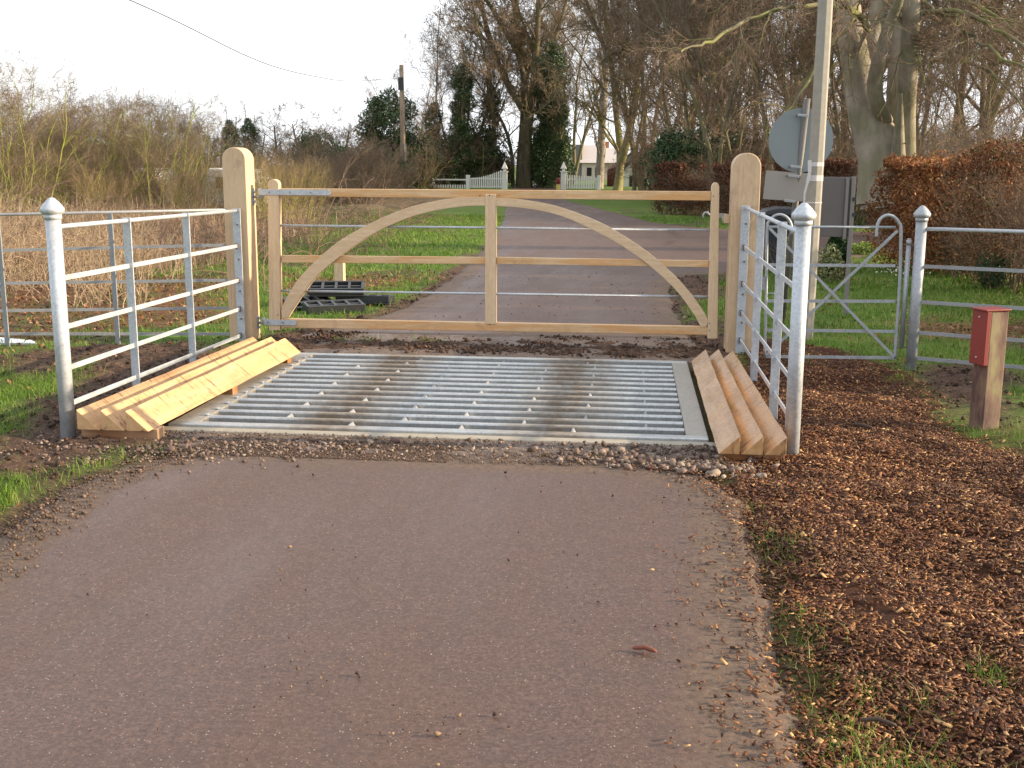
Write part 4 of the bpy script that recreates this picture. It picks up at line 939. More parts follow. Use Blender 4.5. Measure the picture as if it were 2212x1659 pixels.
def tree_mesh(seed, stems, levels, mintwig=.004):
    """stems: P (B,S,3), R (B,S), Ln.  levels: list of dicts. returns wood [(P,R,ns)], twigs [(P,R,ns)]"""
    r = np.random.default_rng(seed); P, R, Ln = stems; wood_, tw = [(P, R, 10)], []
    for li, lv in enumerate(levels):
        p, d, ln, rr = children(P, R, Ln, lv['n'], lv.get('t0', .3), lv.get('t1', 1.), lv['ang'], lv['len'], lv['rad'], r)
        rr = np.maximum(rr, mintwig); P, R = grow(p, d, ln, rr, lv['seg'], lv['wig'], lv['trop'], lv.get('end', .35), r); Ln = ln
        (tw if lv.get('twig') else wood_).append((P, R, lv.get('ns', 3)))
    return wood_, tw
def stems_from(r, n, base_r, h, rad, lean, wig, seg=8, spread=.0):
    a = r.uniform(0, 2 * PI, n); P0 = np.stack([np.cos(a) * base_r, np.sin(a) * base_r, np.full(n, -.15)], 1) * np.sqrt(r.uniform(0, 1, n))[:, None]; P0[:, 2] = -.15
    D0 = np.stack([np.cos(a) * lean, np.sin(a) * lean, np.ones(n)], 1) + r.normal(0, spread, (n, 3)) * [1, 1, 0]
    Ln = h * r.uniform(.75, 1.05, n); R0 = rad * r.uniform(.7, 1.1, n)
    P, R = grow(P0, D0, Ln, R0, seg, wig, .02, .22, r)
    R[:, 0] *= 1.25
    return P, R, Ln
TW = bark('twigs_brown', (.20, .145, .105), mossf=.15, rough=.8); TW_P = bark('twigs_purple', (.22, .155, .12), mossf=.3, rough=.8); TW_R = bark('twigs_red', (.21, .145, .105), mossf=.12, rough=.8); TW_T = bark('twigs_tan', (.26, .19, .11), mossf=.2, rough=.8)
BK = bark('bark_brown', (.16, .13, .09), mossf=.55); BK_G = bark('bark_green', (.30, .31, .09), (.34, .37, .07), .85); BK_B = bark('bark_beech', (.27, .24, .195), (.12, .125, .045), .45, scale=4); BK_P = bark('bark_pale', (.27, .23, .19), mossf=.3)
IVY = leafmat('ivy_leaves', [(.02, .045, .012), (.04, .08, .018), (.06, .11, .026), (.10, .14, .04), (.03, .06, .015)], rough=.35, spec=.5)
HOLLY = leafmat('evergreen_leaves', [(.02, .045, .014), (.032, .07, .02), (.05, .10, .028), (.08, .12, .04)], rough=.4, spec=.4)
def leaf_cloud(seed, centres, radii, per, size, squash=1.):
    r = np.random.default_rng(seed); P = []
    for c, R_, n in zip(centres, radii, per):
        v = unit(r.normal(size=(n, 3))); rad = R_ * r.uniform(.35, 1.0, n) ** .5 * (1 + .25 * np.sin(v[:, 0] * 5 + c[0]) * np.cos(v[:, 2] * 6 + c[1])); q = v * rad[:, None]; q[:, 2] *= squash; P.append(q + c)
    return np.concatenate(P)
class Kind:
    """one kind of tree: first is built, later ones are copies of it and its parts"""
    def __init__(s, name, parts): s.name = name; s.parts = parts; s.used = False
    def put(s, loc, rz, sc_, label, cat, group=None, sz=None):
        t = thing(s.name, label, cat, loc, group); t.rotation_euler = (0, 0, rz); t.scale = (sc_, sc_, sc_ * (sz or 1))
        for p in s.parts:
            q = p if not s.used else p.copy()
            if s.used: col.objects.link(q)
            q.parent = t
        s.used = True; return t
def tree_parts(w_, tw, mw, mt, extra=()):
    V, Q = tubes(w_); a = mesh_np('trunk', V, Q=Q, mat=mw, smooth_=True); out_ = [a]
    if tw: V, Q = tubes(tw); out_.append(mesh_np('crown', V, Q=Q, mat=mt))
    for n, P, S, m in extra: out_.append(leaf_quads(n, P, S, m, up=True))
    return out_
def tall(seed, h, stems, rad, lean, lv, **k):
    k.setdefault('wig', .085)
    r = np.random.default_rng(seed); return tree_mesh(seed + 1, stems_from(r, stems, k.get('br', .15), h, rad, lean, k.get('wig', .06), 10), lv, k.get('mt', .006))
LV_TALL = [dict(n=22, t0=.16, ang=.8, len=.42, rad=.45, seg=7, wig=.16, trop=.05, ns=6), dict(n=9, t0=.15, ang=.75, len=.5, rad=.5, seg=5, wig=.18, trop=.03, ns=4), dict(n=8, t0=.15, ang=.7, len=.5, rad=.5, seg=4, wig=.2, trop=.02, twig=1), dict(n=4, t0=.1, ang=.7, len=.6, rad=.6, seg=3, wig=.2, trop=.0, twig=1)]
kA = Kind('bare_tree', tree_parts(*tall(11, 15, 1, .24, .03, LV_TALL, mt=.011), BK, TW))
LV_FORK = [dict(n=13, t0=.2, ang=.6, len=.48, rad=.5, seg=7, wig=.12, trop=.07, ns=6), dict(n=9, t0=.15, ang=.7, len=.5, rad=.5, seg=5, wig=.16, trop=.03, ns=4), dict(n=8, t0=.15, ang=.7, len=.5, rad=.5, seg=4, wig=.18, trop=.02, twig=1), dict(n=4, t0=.1, ang=.7, len=.6, rad=.6, seg=3, wig=.2, trop=.0, twig=1)]
kB = Kind('bare_tree', tree_parts(*tall(23, 16, 3, .17, .16, LV_FORK, br=.3, mt=.011), BK, TW))
kC = Kind('bare_tree', tree_parts(*tall(37, 13, 2, .13, .10, [dict(n=22, t0=.15, ang=.6, len=.30, rad=.5, seg=6, wig=.13, trop=.06, ns=5), dict(n=9, t0=.15, ang=.7, len=.5, rad=.5, seg=4, wig=.16, trop=.03, twig=1), dict(n=8, t0=.1, ang=.7, len=.6, rad=.55, seg=3, wig=.22, trop=0, twig=1)], br=.2, mt=.010), BK, TW_R))
kW = Kind('understorey_tree', tree_parts(*tall(39, 7, 6, .07, .3, [dict(n=14, t0=.08, ang=.7, len=.4, rad=.5, seg=6, wig=.18, trop=.02, ns=4), dict(n=9, t0=.1, ang=.75, len=.55, rad=.55, seg=4, wig=.2, trop=.0, twig=1), dict(n=6, t0=.1, ang=.75, len=.6, rad=.6, seg=3, wig=.24, trop=0, twig=1)], br=.5, wig=.11, mt=.009), BK, TW_R))
# hedgerow trees: round crowns of fine twigs
kD = Kind('hedge_tree', tree_parts(*tall(41, 3.9, 5, .055, .35, [dict(n=9, t0=.2, ang=.6, len=.5, rad=.55, seg=5, wig=.16, trop=.04, ns=4), dict(n=8, t0=.1, ang=.7, len=.55, rad=.55, seg=4, wig=.2, trop=.02, twig=1), dict(n=7, t0=.1, ang=.7, len=.55, rad=.6, seg=3, wig=.22, trop=0, twig=1)], br=.35, wig=.1, mt=.0035), BK_G, TW_P))
kE = Kind('sapling_clump', tree_parts(*tall(53, 4.6, 8, .030, .16, [dict(n=11, t0=.3, ang=.6, len=.42, rad=.5, seg=6, wig=.16, trop=.05, ns=4), dict(n=9, t0=.1, ang=.7, len=.5, rad=.5, seg=4, wig=.2, trop=.02, twig=1), dict(n=7, t0=.1, ang=.7, len=.55, rad=.6, seg=3, wig=.22, trop=.0, twig=1)], br=.7, wig=.12, mt=.0035), BK_G, TW_P))
kF = Kind('shoot_clump', tree_parts(*tall(61, 3.0, 60, .011, .35, [dict(n=7, t0=.35, ang=.35, len=.4, rad=.6, seg=4, wig=.1, trop=.05, twig=1), dict(n=5, t0=.1, ang=.5, len=.6, rad=.6, seg=3, wig=.16, trop=.02, twig=1)], br=.9, wig=.06, mt=.003), bark('shoots_green', (.33, .32, .10), (.36, .36, .08), .6), TW_T))
kG = Kind('round_tree', tree_parts(*tall(71, 6.5, 1, .20, .05, [dict(n=15, t0=.2, ang=.95, len=.62, rad=.5, seg=6, wig=.16, trop=.06, ns=5), dict(n=9, t0=.15, ang=.7, len=.5, rad=.5, seg=5, wig=.18, trop=.02, ns=4), dict(n=7, t0=.15, ang=.7, len=.5, rad=.5, seg=4, wig=.2, trop=.02, twig=1), dict(n=5, t0=.1, ang=.7, len=.55, rad=.6, seg=3, wig=.2, trop=.0, twig=1)]), BK, TW_P))
# ivy-clad trunk
def ivy_tree(seed, h, w_):
    wd, tw = tall(seed, h, 2, .16, .06, [dict(n=10, t0=.3, ang=.6, len=.26, rad=.5, seg=6, wig=.13, trop=.06, ns=5), dict(n=8, t0=.15, ang=.7, len=.5, rad=.5, seg=4, wig=.16, trop=.03, twig=1), dict(n=8, t0=.1, ang=.7, len=.55, rad=.55, seg=3, wig=.2, trop=0, twig=1)], br=.3)
    r = np.random.default_rng(seed + 5); C, R_, n = [], [], []
    P = wd[0][0]
    for i in range(46):
        s = r.uniform(0, .85); b = r.integers(0, 2); k = s * 10; k0 = int(k); p = P[b, k0] * (1 - k + k0) + P[b, min(k0 + 1, 10)] * (k - k0)
        C.append(p + r.normal(0, .30 * w_, 3) * [1, 1, .5]); R_.append(w_ * r.uniform(.45, .9) * (1.15 - .6 * s)); n.append(int(420 * r.uniform(.5, 1.2)))
    return tree_parts(wd, tw, BK, TW, [('ivy', leaf_cloud(seed, C, R_, n, .1, 1.2), r.uniform(.05, .10, sum(n)), IVY)])
kI = Kind('ivy_clad_tree', ivy_tree(81, 11, 1.0))
def bush(seed, R_, h, m, n=26, per=420, size=.06):
    r = np.random.default_rng(seed); C, RR, N_ = [], [], []
    for i in range(n):
        a = r.uniform(0, 2 * PI); q = r.uniform(0, 1) ** .5 * R_ * .75; z = r.uniform(.1, 1) * h * (1 - .45 * (q / R_) ** 2)
        C.append(np.array([q * math.cos(a), q * math.sin(a), z])); RR.append(R_ * r.uniform(.25, .45)); N_.append(int(per * r.uniform(.6, 1.2)))
    P = leaf_cloud(seed, C, RR, N_, size, .9); k = P[:, 2] > .02; P = P[k]
    wd, tw = tree_mesh(seed, stems_from(r, 7, .4, h * .9, .05, .35, .1, 6), [dict(n=8, t0=.2, ang=.6, len=.5, rad=.5, seg=4, wig=.15, trop=.03, ns=4), dict(n=6, t0=.1, ang=.7, len=.5, rad=.5, seg=3, wig=.15, trop=.02, twig=1)], .006)
    return tree_parts(wd, tw, BK, TW, [('foliage', P, r.uniform(.6, 1.3, len(P)) * size, m)])
kH = Kind('evergreen_bush', bush(91, 1.5, 2.6, HOLLY))
kT = Kind('evergreen_tree', bush(95, 2.3, 6.4, IVY, n=52, per=420, size=.085))
def brown_bush(seed, R_, h, mw, mt, n=26, mt_=.0035, lean=.5):
    return tree_mesh(seed, stems_from(np.random.default_rng(seed), n, R_ * .6, h, .02, lean, .12, 6), [dict(n=9, t0=.1, ang=.6, len=.5, rad=.6, seg=4, wig=.2, trop=.0, twig=1), dict(n=8, t0=.1, ang=.8, len=.5, rad=.6, seg=3, wig=.25, trop=-.02, twig=1), dict(n=4, t0=.1, ang=.8, len=.5, rad=.7, seg=2, wig=.25, trop=-.02, twig=1)], mt_)
kU = Kind('thicket_bush', tree_parts(*brown_bush(101, 1.2, 2.4, None, None), BK, TW))
kV = Kind('thorn_bush', tree_parts(*brown_bush(107, 1.4, 3.2, None, None, n=22), BK_G, TW_R))

def put(k, px, D, top_px, base_h, label, cat, group, sz=None, rz=None):
    """stand one at picture column px and depth D, scaled so its top reaches row top_px"""
    c = at(px, 400, D); h = at(px, top_px, D)[2]; s = h / base_h
    k.put((c[0], c[1], 0), rz if rz is not None else rng.uniform(0, 6.28), s, label, cat, group, sz)

# left thicket: saplings and thorns with green stems
G1 = 'saplings and hedge trees of the left thicket'
lab = lambda s: s
for px, D, ty, what in [(-160, 26, 150, 'E'), (-60, 27, 120, 'D'), (30, 26, 95, 'E'), (75, 30, 110, 'E'), (120, 31, 200, 'D'), (175, 28, 205, 'E'), (215, 30, 175, 'D'), (256, 29, 200, 'E'), (300, 33, 185, 'D'), (335, 28, 195, 'E'), (372, 31, 170, 'D'), (395, 34, 215, 'E'), (440, 34, 235, 'D'), (20, 33, 190, 'D'), (100, 36, 200, 'D'), (160, 37, 205, 'D'), (235, 37, 200, 'D'), (320, 38, 200, 'D'), (400, 38, 230, 'D'), (50, 28, 190, 'D'), (-10, 30, 150, 'E'), (145, 27, 240, 'E'), (190, 32, 185, 'D'), (240, 28, 225, 'E'), (285, 33, 190, 'D'), (350, 32, 180, 'D'), (415, 29, 240, 'E'), (60, 34, 180, 'D'), (270, 36, 190, 'D'), (460, 33, 245, 'D'), (380, 37, 195, 'D'), (100, 28, 230, 'E'), (5, 25, 230, 'E')]:
    k = kE if what == 'E' else kD; hh = 5.25 if what == 'E' else 4.4
    pos = 'at the far left edge' if px < 60 else 'above the left metal fence' if px < 300 else 'just left of the left wooden gate post'
    put(k, px, D, ty, hh, 'mossy green sapling clump ' + pos if what == 'E' else 'twiggy purple-brown hedgerow tree ' + pos, 'sapling' if what == 'E' else 'tree', G1)
for px, D, ty in [(300, 28.5, 335), (452, 29, 335), (285, 29.5, 330), (462, 31.5, 330), (505, 31.5, 300), (540, 29, 300), (575, 27, 290), (610, 28, 285), (640, 29, 300), (415, 27, 345), (222, 27, 330)]:
    put(kF, px, D, ty, 3.9, 'spray of yellow-green shoots behind the left gate post', 'shrub', 'yellow-green shoot clumps behind the left gate post')
G2 = 'distant round-crowned bare trees on the left'
for px, D, ty in [(440, 62, 205), (478, 60, 190), (520, 70, 235), (600, 66, 165), (650, 62, 158), (700, 64, 190), (745, 60, 175), (565, 75, 205), (345, 66, 165), (205, 66, 180), (120, 70, 190)]:
    put(kG, px, D, ty, 8.3, 'round-crowned bare tree against the sky, %s' % ('left of the shoots' if px < 540 else 'between the shoots and telegraph pole' if px > 590 else 'above the shoots'), 'tree', G2)
for px, D, ty in [(505, 50, 232), (545, 52, 228)]:
    put(kI, px, D, ty, 11.5, 'small dark ivy-topped trunk standing above the left thicket', 'tree', 'ivy-topped trunks above the left thicket')
# brown scrub between thicket and evergreens
G3 = 'brown scrub bushes under the trees'
for px, D, ty in [(655, 40, 290), (690, 44, 270), (725, 46, 260), (760, 46, 280), (700, 38, 330), (750, 38, 350), (790, 50, 270), (830, 52, 300), (650, 36, 340), (620, 38, 310),
                  (940, 76, 250), (980, 78, 230), (1040, 77, 260), (1060, 80, 300),  (900, 64, 280), (870, 68, 300), (1470, 48, 280), (1520, 46, 300), (1560, 44, 290), (1620, 42, 290), (1680, 44, 280), (1740, 40, 290), (1800, 38, 300), (1860, 40, 280),
                  (1990, 26, 300), (2040, 25, 280), (2100, 24, 285), (2160, 23, 280), (2220, 22, 270), (2010, 32, 240), (2080, 32, 230), (2150, 30, 240), (2215, 30, 220)]:
    put(kU if px % 20 else kV, px, D, ty, 2.9 if px % 20 else 3.9, 'tangled brown twiggy bush %s' % ('between the left thicket and the telegraph pole' if px < 860 else 'below the central trees' if px < 1300 else 'behind the far brown hedge' if px < 1900 else 'behind the near copper hedge'), 'bush', G3)
# dark evergreens around the telegraph pole
G4 = 'dark evergreens around the telegraph pole'
put(kT, 843, 66, 170, 7.0, 'tall dome-shaped dark evergreen behind the telegraph pole', 'tree', None)
for px, D, ty in [(815, 60, 300), (860, 58, 330), (900, 66, 270), (930, 76, 300), (960, 78, 260), (1000, 76, 300), (1040, 78, 250), (1075, 79, 320), (690, 56, 260), (700, 52, 330), (800, 56, 350), (1180, 80, 250), (1165, 84, 320), (1195, 79, 330)]:
    put(kH, px, D, ty, 3.3, 'dark green evergreen bush %s' % ('left of the telegraph pole' if px < 868 else 'between telegraph pole and white picket gateway' if px < 1100 else 'beside the white picket gateway'), 'bush', G4)
for px, D, ty in [(1452, 46, 285), (1478, 47, 245), (1512, 46, 290), (1575, 50, 260)]:
    put(kH, px, D, ty, 3.3, 'dark holly-like bush behind the brown hedge, %s' % ('left of the right gate post' if px < 1560 else 'behind the sign and pole'), 'bush', 'dark bushes behind the brown hedge')
for px, D, ty in [(1003, 76, 90), (1188, 77, 40), (1212, 76, 180), (935, 77, 190), (1168, 78, 130), (1060, 80, 150), (1196, 78, 90), (990, 78, 170)]:
    put(kI, px, D, ty, 11.5, 'ivy-covered tree %s' % ('right of the telegraph pole' if px < 1100 else 'behind the right picket gate post'), 'tree', 'ivy-covered trees around the picket gateway')
# central and right bare trees
G5 = 'bare woodland trees'
for k, px, D, h, nm in [(kA, 1060, 78, 15, ''), (kB, 1000, 80, 13, ''), (kC, 900, 72, 7.5, ''), (kC, 860, 80, 7.5, ''), (kA, 1180, 82, 17, ''), (kB, 1232, 96, 16, ''), 
                        (kA, 1405, 90, 17, ''), (kB, 1400, 66, 17, ''), (kC, 1370, 60, 13, ''), (kC, 1440, 56, 14, ''), (kA, 1470, 70, 18, ''), (kB, 1530, 60, 17, ''), (kC, 1500, 52, 13, ''), (kA, 1570, 64, 18, ''), (kC, 1600, 48, 14, ''), (kB, 1640, 58, 17, ''), (kA, 1690, 52, 16, ''), (kC, 1720, 46, 13, ''),
                        (kB, 1760, 50, 17, ''), (kC, 1800, 42, 12, ''), (kA, 1840, 46, 16, ''), (kB, 1900, 44, 16, ''), (kC, 1990, 38, 12, ''), (kA, 2030, 42, 15, ''), (kC, 2080, 34, 12, ''), (kB, 2120, 40, 16, ''), (kA, 2180, 38, 15, ''), (kC, 2210, 32, 11, ''), (kB, 2280, 36, 15, ''), (kC, 1660, 40, 11, ''), (kC, 1560, 42, 12, '')]:
    c = at(px, 400, D); s = h / (15. if k is kA else 16. if k is kB else 13.)
    pos = 'left of the big central trunks' if px < 1060 else 'behind the picket gateway' if px < 1290 else 'between gateway and right gate post' if px < 1560 else 'behind the road sign' if px < 1810 else 'behind the great beech'
    k.put((c[0], c[1], 0), rng.uniform(0, 6.28), s, ('tall bare tree ' if k is kA else 'bare forked multi-stemmed tree ' if k is kB else 'slender reddish bare tree ') + pos, 'tree', G5)
for px, D, ty in [(1395, 60, 180), (1440, 55, 150), (1480, 62, 120), (1545, 52, 160), (1610, 46, 170), (1660, 52, 110), (1730, 50, 100), (1765, 42, 170), (1810, 46, 120), (1850, 38, 180), (1995, 34, 150), (2055, 36, 120), (2105, 30, 180), (2180, 31, 170), (2000, 42, 90), (960, 86, 170), (905, 78, 220), (1510, 72, 70), (1700, 62, 50)]:
    put(kW, px, D, ty, 8.4, 'many-stemmed reddish understorey tree ' + ('behind the evergreens' if px < 1060 else 'behind the picket gateway' if px < 1330 else 'behind the brown hedge' if px < 1560 else 'behind the road sign' if px < 1860 else 'behind the near copper hedge'), 'tree', 'understorey trees in the wood')
# measured trees: the trunks that can be recognised
def traced(name, label, D, stems, mw, mt, seed, base, mintwig=.006, extra_limbs=()):
    """stems: list of (pixel polyline, radii in px); depth wander keeps it round"""
    r = np.random.default_rng(seed); o = at(base[0], base[1], D); o[2] = 0; wood_, tw = [], []
    S = 13
    for pts, rad, dz, lv in stems:
        q = cat([(*p,) for p in pts], 6); q = np.array(q); tt = np.linspace(0, len(q) - 1, S); pp = np.array([[np.interp(t_, range(len(q)), q[:, 0]), np.interp(t_, range(len(q)), q[:, 1])] for t_ in tt])
        P = np.array([at(a, b, D + dz * i / (S - 1)) for i, (a, b) in enumerate(pp)]) - o; R_ = np.interp(np.linspace(0, 1, S), np.linspace(0, 1, len(rad)), rad) / FOC * D * (1.25 if name == 'beech_tree' and rad[0] < 30 else 1.12 if name == 'beech_tree' else 1)
        w2, t2 = tree_mesh(seed + len(wood_), (P[None], R_[None], np.array([np.linalg.norm(np.diff(P, axis=0), axis=1).sum()])), lv, mintwig)
        w2[0] = (w2[0][0], w2[0][1], 16); wood_ += w2; tw += t2
    ps = tree_parts(wood_, tw, mw, mt); k = Kind(name, ps); return k.put(tuple(o), 0, 1, label, 'tree')
LVc = [dict(n=16, t0=.25, ang=.7, len=.35, rad=.42, seg=7, wig=.14, trop=.06, ns=6), dict(n=9, t0=.15, ang=.7, len=.5, rad=.5, seg=5, wig=.18, trop=.03, ns=4), dict(n=8, t0=.15, ang=.7, len=.5, rad=.5, seg=4, wig=.2, trop=.02, twig=1), dict(n=4, t0=.1, ang=.7, len=.55, rad=.6, seg=3, wig=.18, trop=.0, twig=1)]
traced('bare_tree', 'largest bare tree, many-trunked, rising between the two white picket gates', 79, [
    ([(1128, 412), (1128, 330), (1134, 230), (1130, 120), (1112, 10), (1100, -140)], [15, 10, 9, 7, 5], 2, LVc),
    ([(1140, 412), (1140, 300), (1150, 200), (1160, 90), (1168, -120)], [11, 9, 8, 6, 4], -2, LVc),
    ([(1128, 235), (1090, 170), (1060, 90), (1040, 10), (1030, -60)], [7, 6, 5, 4], 3, LVc), ([(1136, 200), (1120, 120), (1085, 60), (1050, 0), (1000, -40)], [6, 5, 4, 3], -3, LVc), ([(1150, 190), (1185, 120), (1210, 50), (1240, -60)], [5, 4, 4, 3], 3, LVc),
    ([(1108, 412), (1105, 330), (1088, 270), (1060, 220), (1050, 170)], [4, 3.5, 3, 2], 1, LVc[1:])], BK, TW, 501, (1130, 410), .011)
traced('bare_tree', 'smooth straight grey-brown trunk right of the white picket gateway', 75, [
    ([(1293, 420), (1296, 370), (1302, 250), (1310, 130), (1322, 40), (1326, -120)], [10, 9, 8, 7, 5, 3], 1, LVc),
    ([(1312, 110), (1285, 60), (1260, 10), (1235, -30)], [5, 4, 3, 2], 2, LVc[1:]), ([(1318, 60), (1345, 0), (1370, -60)], [4, 3, 2], -2, LVc[1:])], BK_P, TW, 511, (1293, 418), .011)
traced('bare_tree', 'mossy fork-trunked tree beside the white cottage', 68, [
    ([(1333, 420), (1338, 380), (1340, 320), (1330, 240), (1322, 150), (1310, 60), (1300, -80)], [12, 9, 8, 6, 5, 4, 3], 2, LVc),
    ([(1342, 350), (1358, 290), (1372, 220), (1378, 130), (1392, 40), (1400, -100)], [9, 8, 7, 6, 5, 3], -2, LVc)], bark('bark_mossy', (.20, .17, .09), (.22, .22, .06), .8), TW, 521, (1335, 418), .010)
# the great beech
def zt(x, y): return (1469 + x * .336, y * .336)
LVb = [dict(n=5, t0=.62, ang=.8, len=.22, rad=.35, seg=7, wig=.13, trop=-.02, ns=6), dict(n=9, t0=.15, ang=.7, len=.5, rad=.45, seg=6, wig=.14, trop=-.05, ns=4), dict(n=8, t0=.15, ang=.6, len=.5, rad=.5, seg=5, wig=.13, trop=-.05, twig=1), dict(n=6, t0=.1, ang=.6, len=.5, rad=.6, seg=3, wig=.15, trop=-.03, twig=1)]
LVl = [dict(n=15, t0=.08, ang=.8, len=.22, rad=.42, seg=7, wig=.15, trop=-.07, ns=4), dict(n=9, t0=.1, ang=.6, len=.55, rad=.5, seg=6, wig=.13, trop=-.07, twig=1), dict(n=7, t0=.1, ang=.6, len=.55, rad=.55, seg=4, wig=.15, trop=-.04, twig=1)]
LVk = [dict(n=3, t0=.3, ang=.8, len=.12, rad=.25, seg=5, wig=.2, trop=-.05, ns=4)]
traced('beech_tree', 'great smooth-barked beech with several huge trunks behind the copper hedge', 21, [
    ([(1902, 440), (1900, 350), (1888, 300), (1867, 240), (1854, 170), (1843, 100), (1833, 20), (1828, -140)], [44, 38, 36, 30, 27, 25, 22, 15], .5, LVb),
    ([(1898, 330), (1880, 260), (1873, 200), (1880, 120), (1890, 60), (1897, 0), (1905, -140)], [24, 22, 17, 15, 14, 13, 9], .9, LVb),
    ([(1936, 440), (1938, 330), (1938, 240), (1940, 150), (1942, 60), (1946, -140)], [22, 19, 18, 17, 16, 11], .8, LVb),
    ([(1957, 440), (1959, 340), (1959, 250), (1960, 180), (1965, 100), (1968, 20), (1975, -140)], [17, 14, 13.5, 15, 14.5, 13.5, 9], -.7, LVb),
    ([(1918, 262), (1900, 236), (1889, 197), (1895, 142), (1913, 77), (1928, 33), (1943, 0), (1955, -80)], [9, 12, 13, 11, 9, 8, 6.5, 5], -1.3, LVk),
    ([(1913, 450), (1912, 380), (1908, 310), (1900, 262)], [46, 40, 34, 18], .1, LVk),
    ([(1941, 440), (1940, 340), (1942, 280), (1946, 200)], [16, 12, 8, 2], -.9, LVk)], BK_B, TW_R, 601, (1915, 425), .004)
LIMBS = [([(1850, 20), (1800, 14), (1761, 10), (1694, 16), (1640, 34), (1603, 50), (1560, 76), (1529, 95), (1500, 101), (1470, 112)], [8, 7, 6, 5.5, 5, 4.5, 4, 3, 2], -4.0),
         ([(1962, 145), zt(1600, 395), zt(1750, 380), zt(1900, 420), zt(2030, 500), zt(2150, 620), zt(2300, 800)], [9, 7, 5, 4, 3, 1.5], -3.0),
         ([zt(1720, 385), zt(1760, 340), zt(1870, 345), zt(2000, 400), zt(2150, 420), zt(2300, 470)], [5, 5, 4, 3, 2], -1.5),
         ([(1975, 30), zt(1600, 75), zt(1750, 65), zt(1880, 110), zt(2050, 190), zt(2200, 290), zt(2350, 420)], [8, 7, 6, 5, 4, 2], -3.5),
         ([zt(1560, 10), zt(1680, 100), zt(1850, 210), zt(1980, 300), zt(2100, 390), zt(2260, 430)], [5, 5, 4.5, 4, 3, 2], -4),
         ([(1960, -30), (2040, -20), (2110, 10), (2190, 60), (2270, 120)], [7, 6, 5, 3, 2], -2),
         ([(1850, 30), (1830, 60), (1800, 90), (1770, 130), (1740, 190), (1700, 240), (1660, 290)], [6, 5, 4, 3, 2], -3.5),
         ([(1880, 70), (1862, 40), (1835, 15), (1805, -10), (1760, -30), (1700, -30)], [8, 8, 7, 5, 4, 3], -2.5),
         ([(1955, 90), (1985, 130), (2000, 190), (2030, 250), (2060, 300)], [3, 3, 2.5, 2, 1.2], -3),
         ([(1945, -60), (1850, -60), (1700, -40), (1600, -10), (1520, 40)], [8, 7, 5, 3, 2], 3)]
bt = [o for o in col.objects if o.name.startswith('beech_tree')][0]
og = np.array(bt.location); wl, tl_ = [], []
for i, (pts, rad, dz) in enumerate(LIMBS):
    q = np.array(cat([(*p,) for p in pts], 6)); S = 21; tt = np.linspace(0, len(q) - 1, S); D = 21.
    P = np.array([at(np.interp(t_, range(len(q)), q[:, 0]), np.interp(t_, range(len(q)), q[:, 1]), D + dz * k / (S - 1)) for k, t_ in enumerate(tt)]) - og
    P[1:-1] += np.random.default_rng(i).normal(0, .02, (S - 2, 3))
    R_ = np.interp(np.linspace(0, 1, S), np.linspace(0, 1, len(rad)), rad) / FOC * D * .72
    w2, t2 = tree_mesh(700 + i, (P[None], R_[None], np.array([6.5])), LVl, .0035); wl += w2; tl_ += t2
V, Q = tubes(wl); mesh_np('limbs', V, Q=Q, mat=bark('bark_limb', (.14, .125, .08), (.17, .18, .05), .7), parent=bt, smooth_=True)
V, Q = tubes(tl_); mesh_np('limb_twigs', V, Q=Q, mat=TW_R, parent=bt)

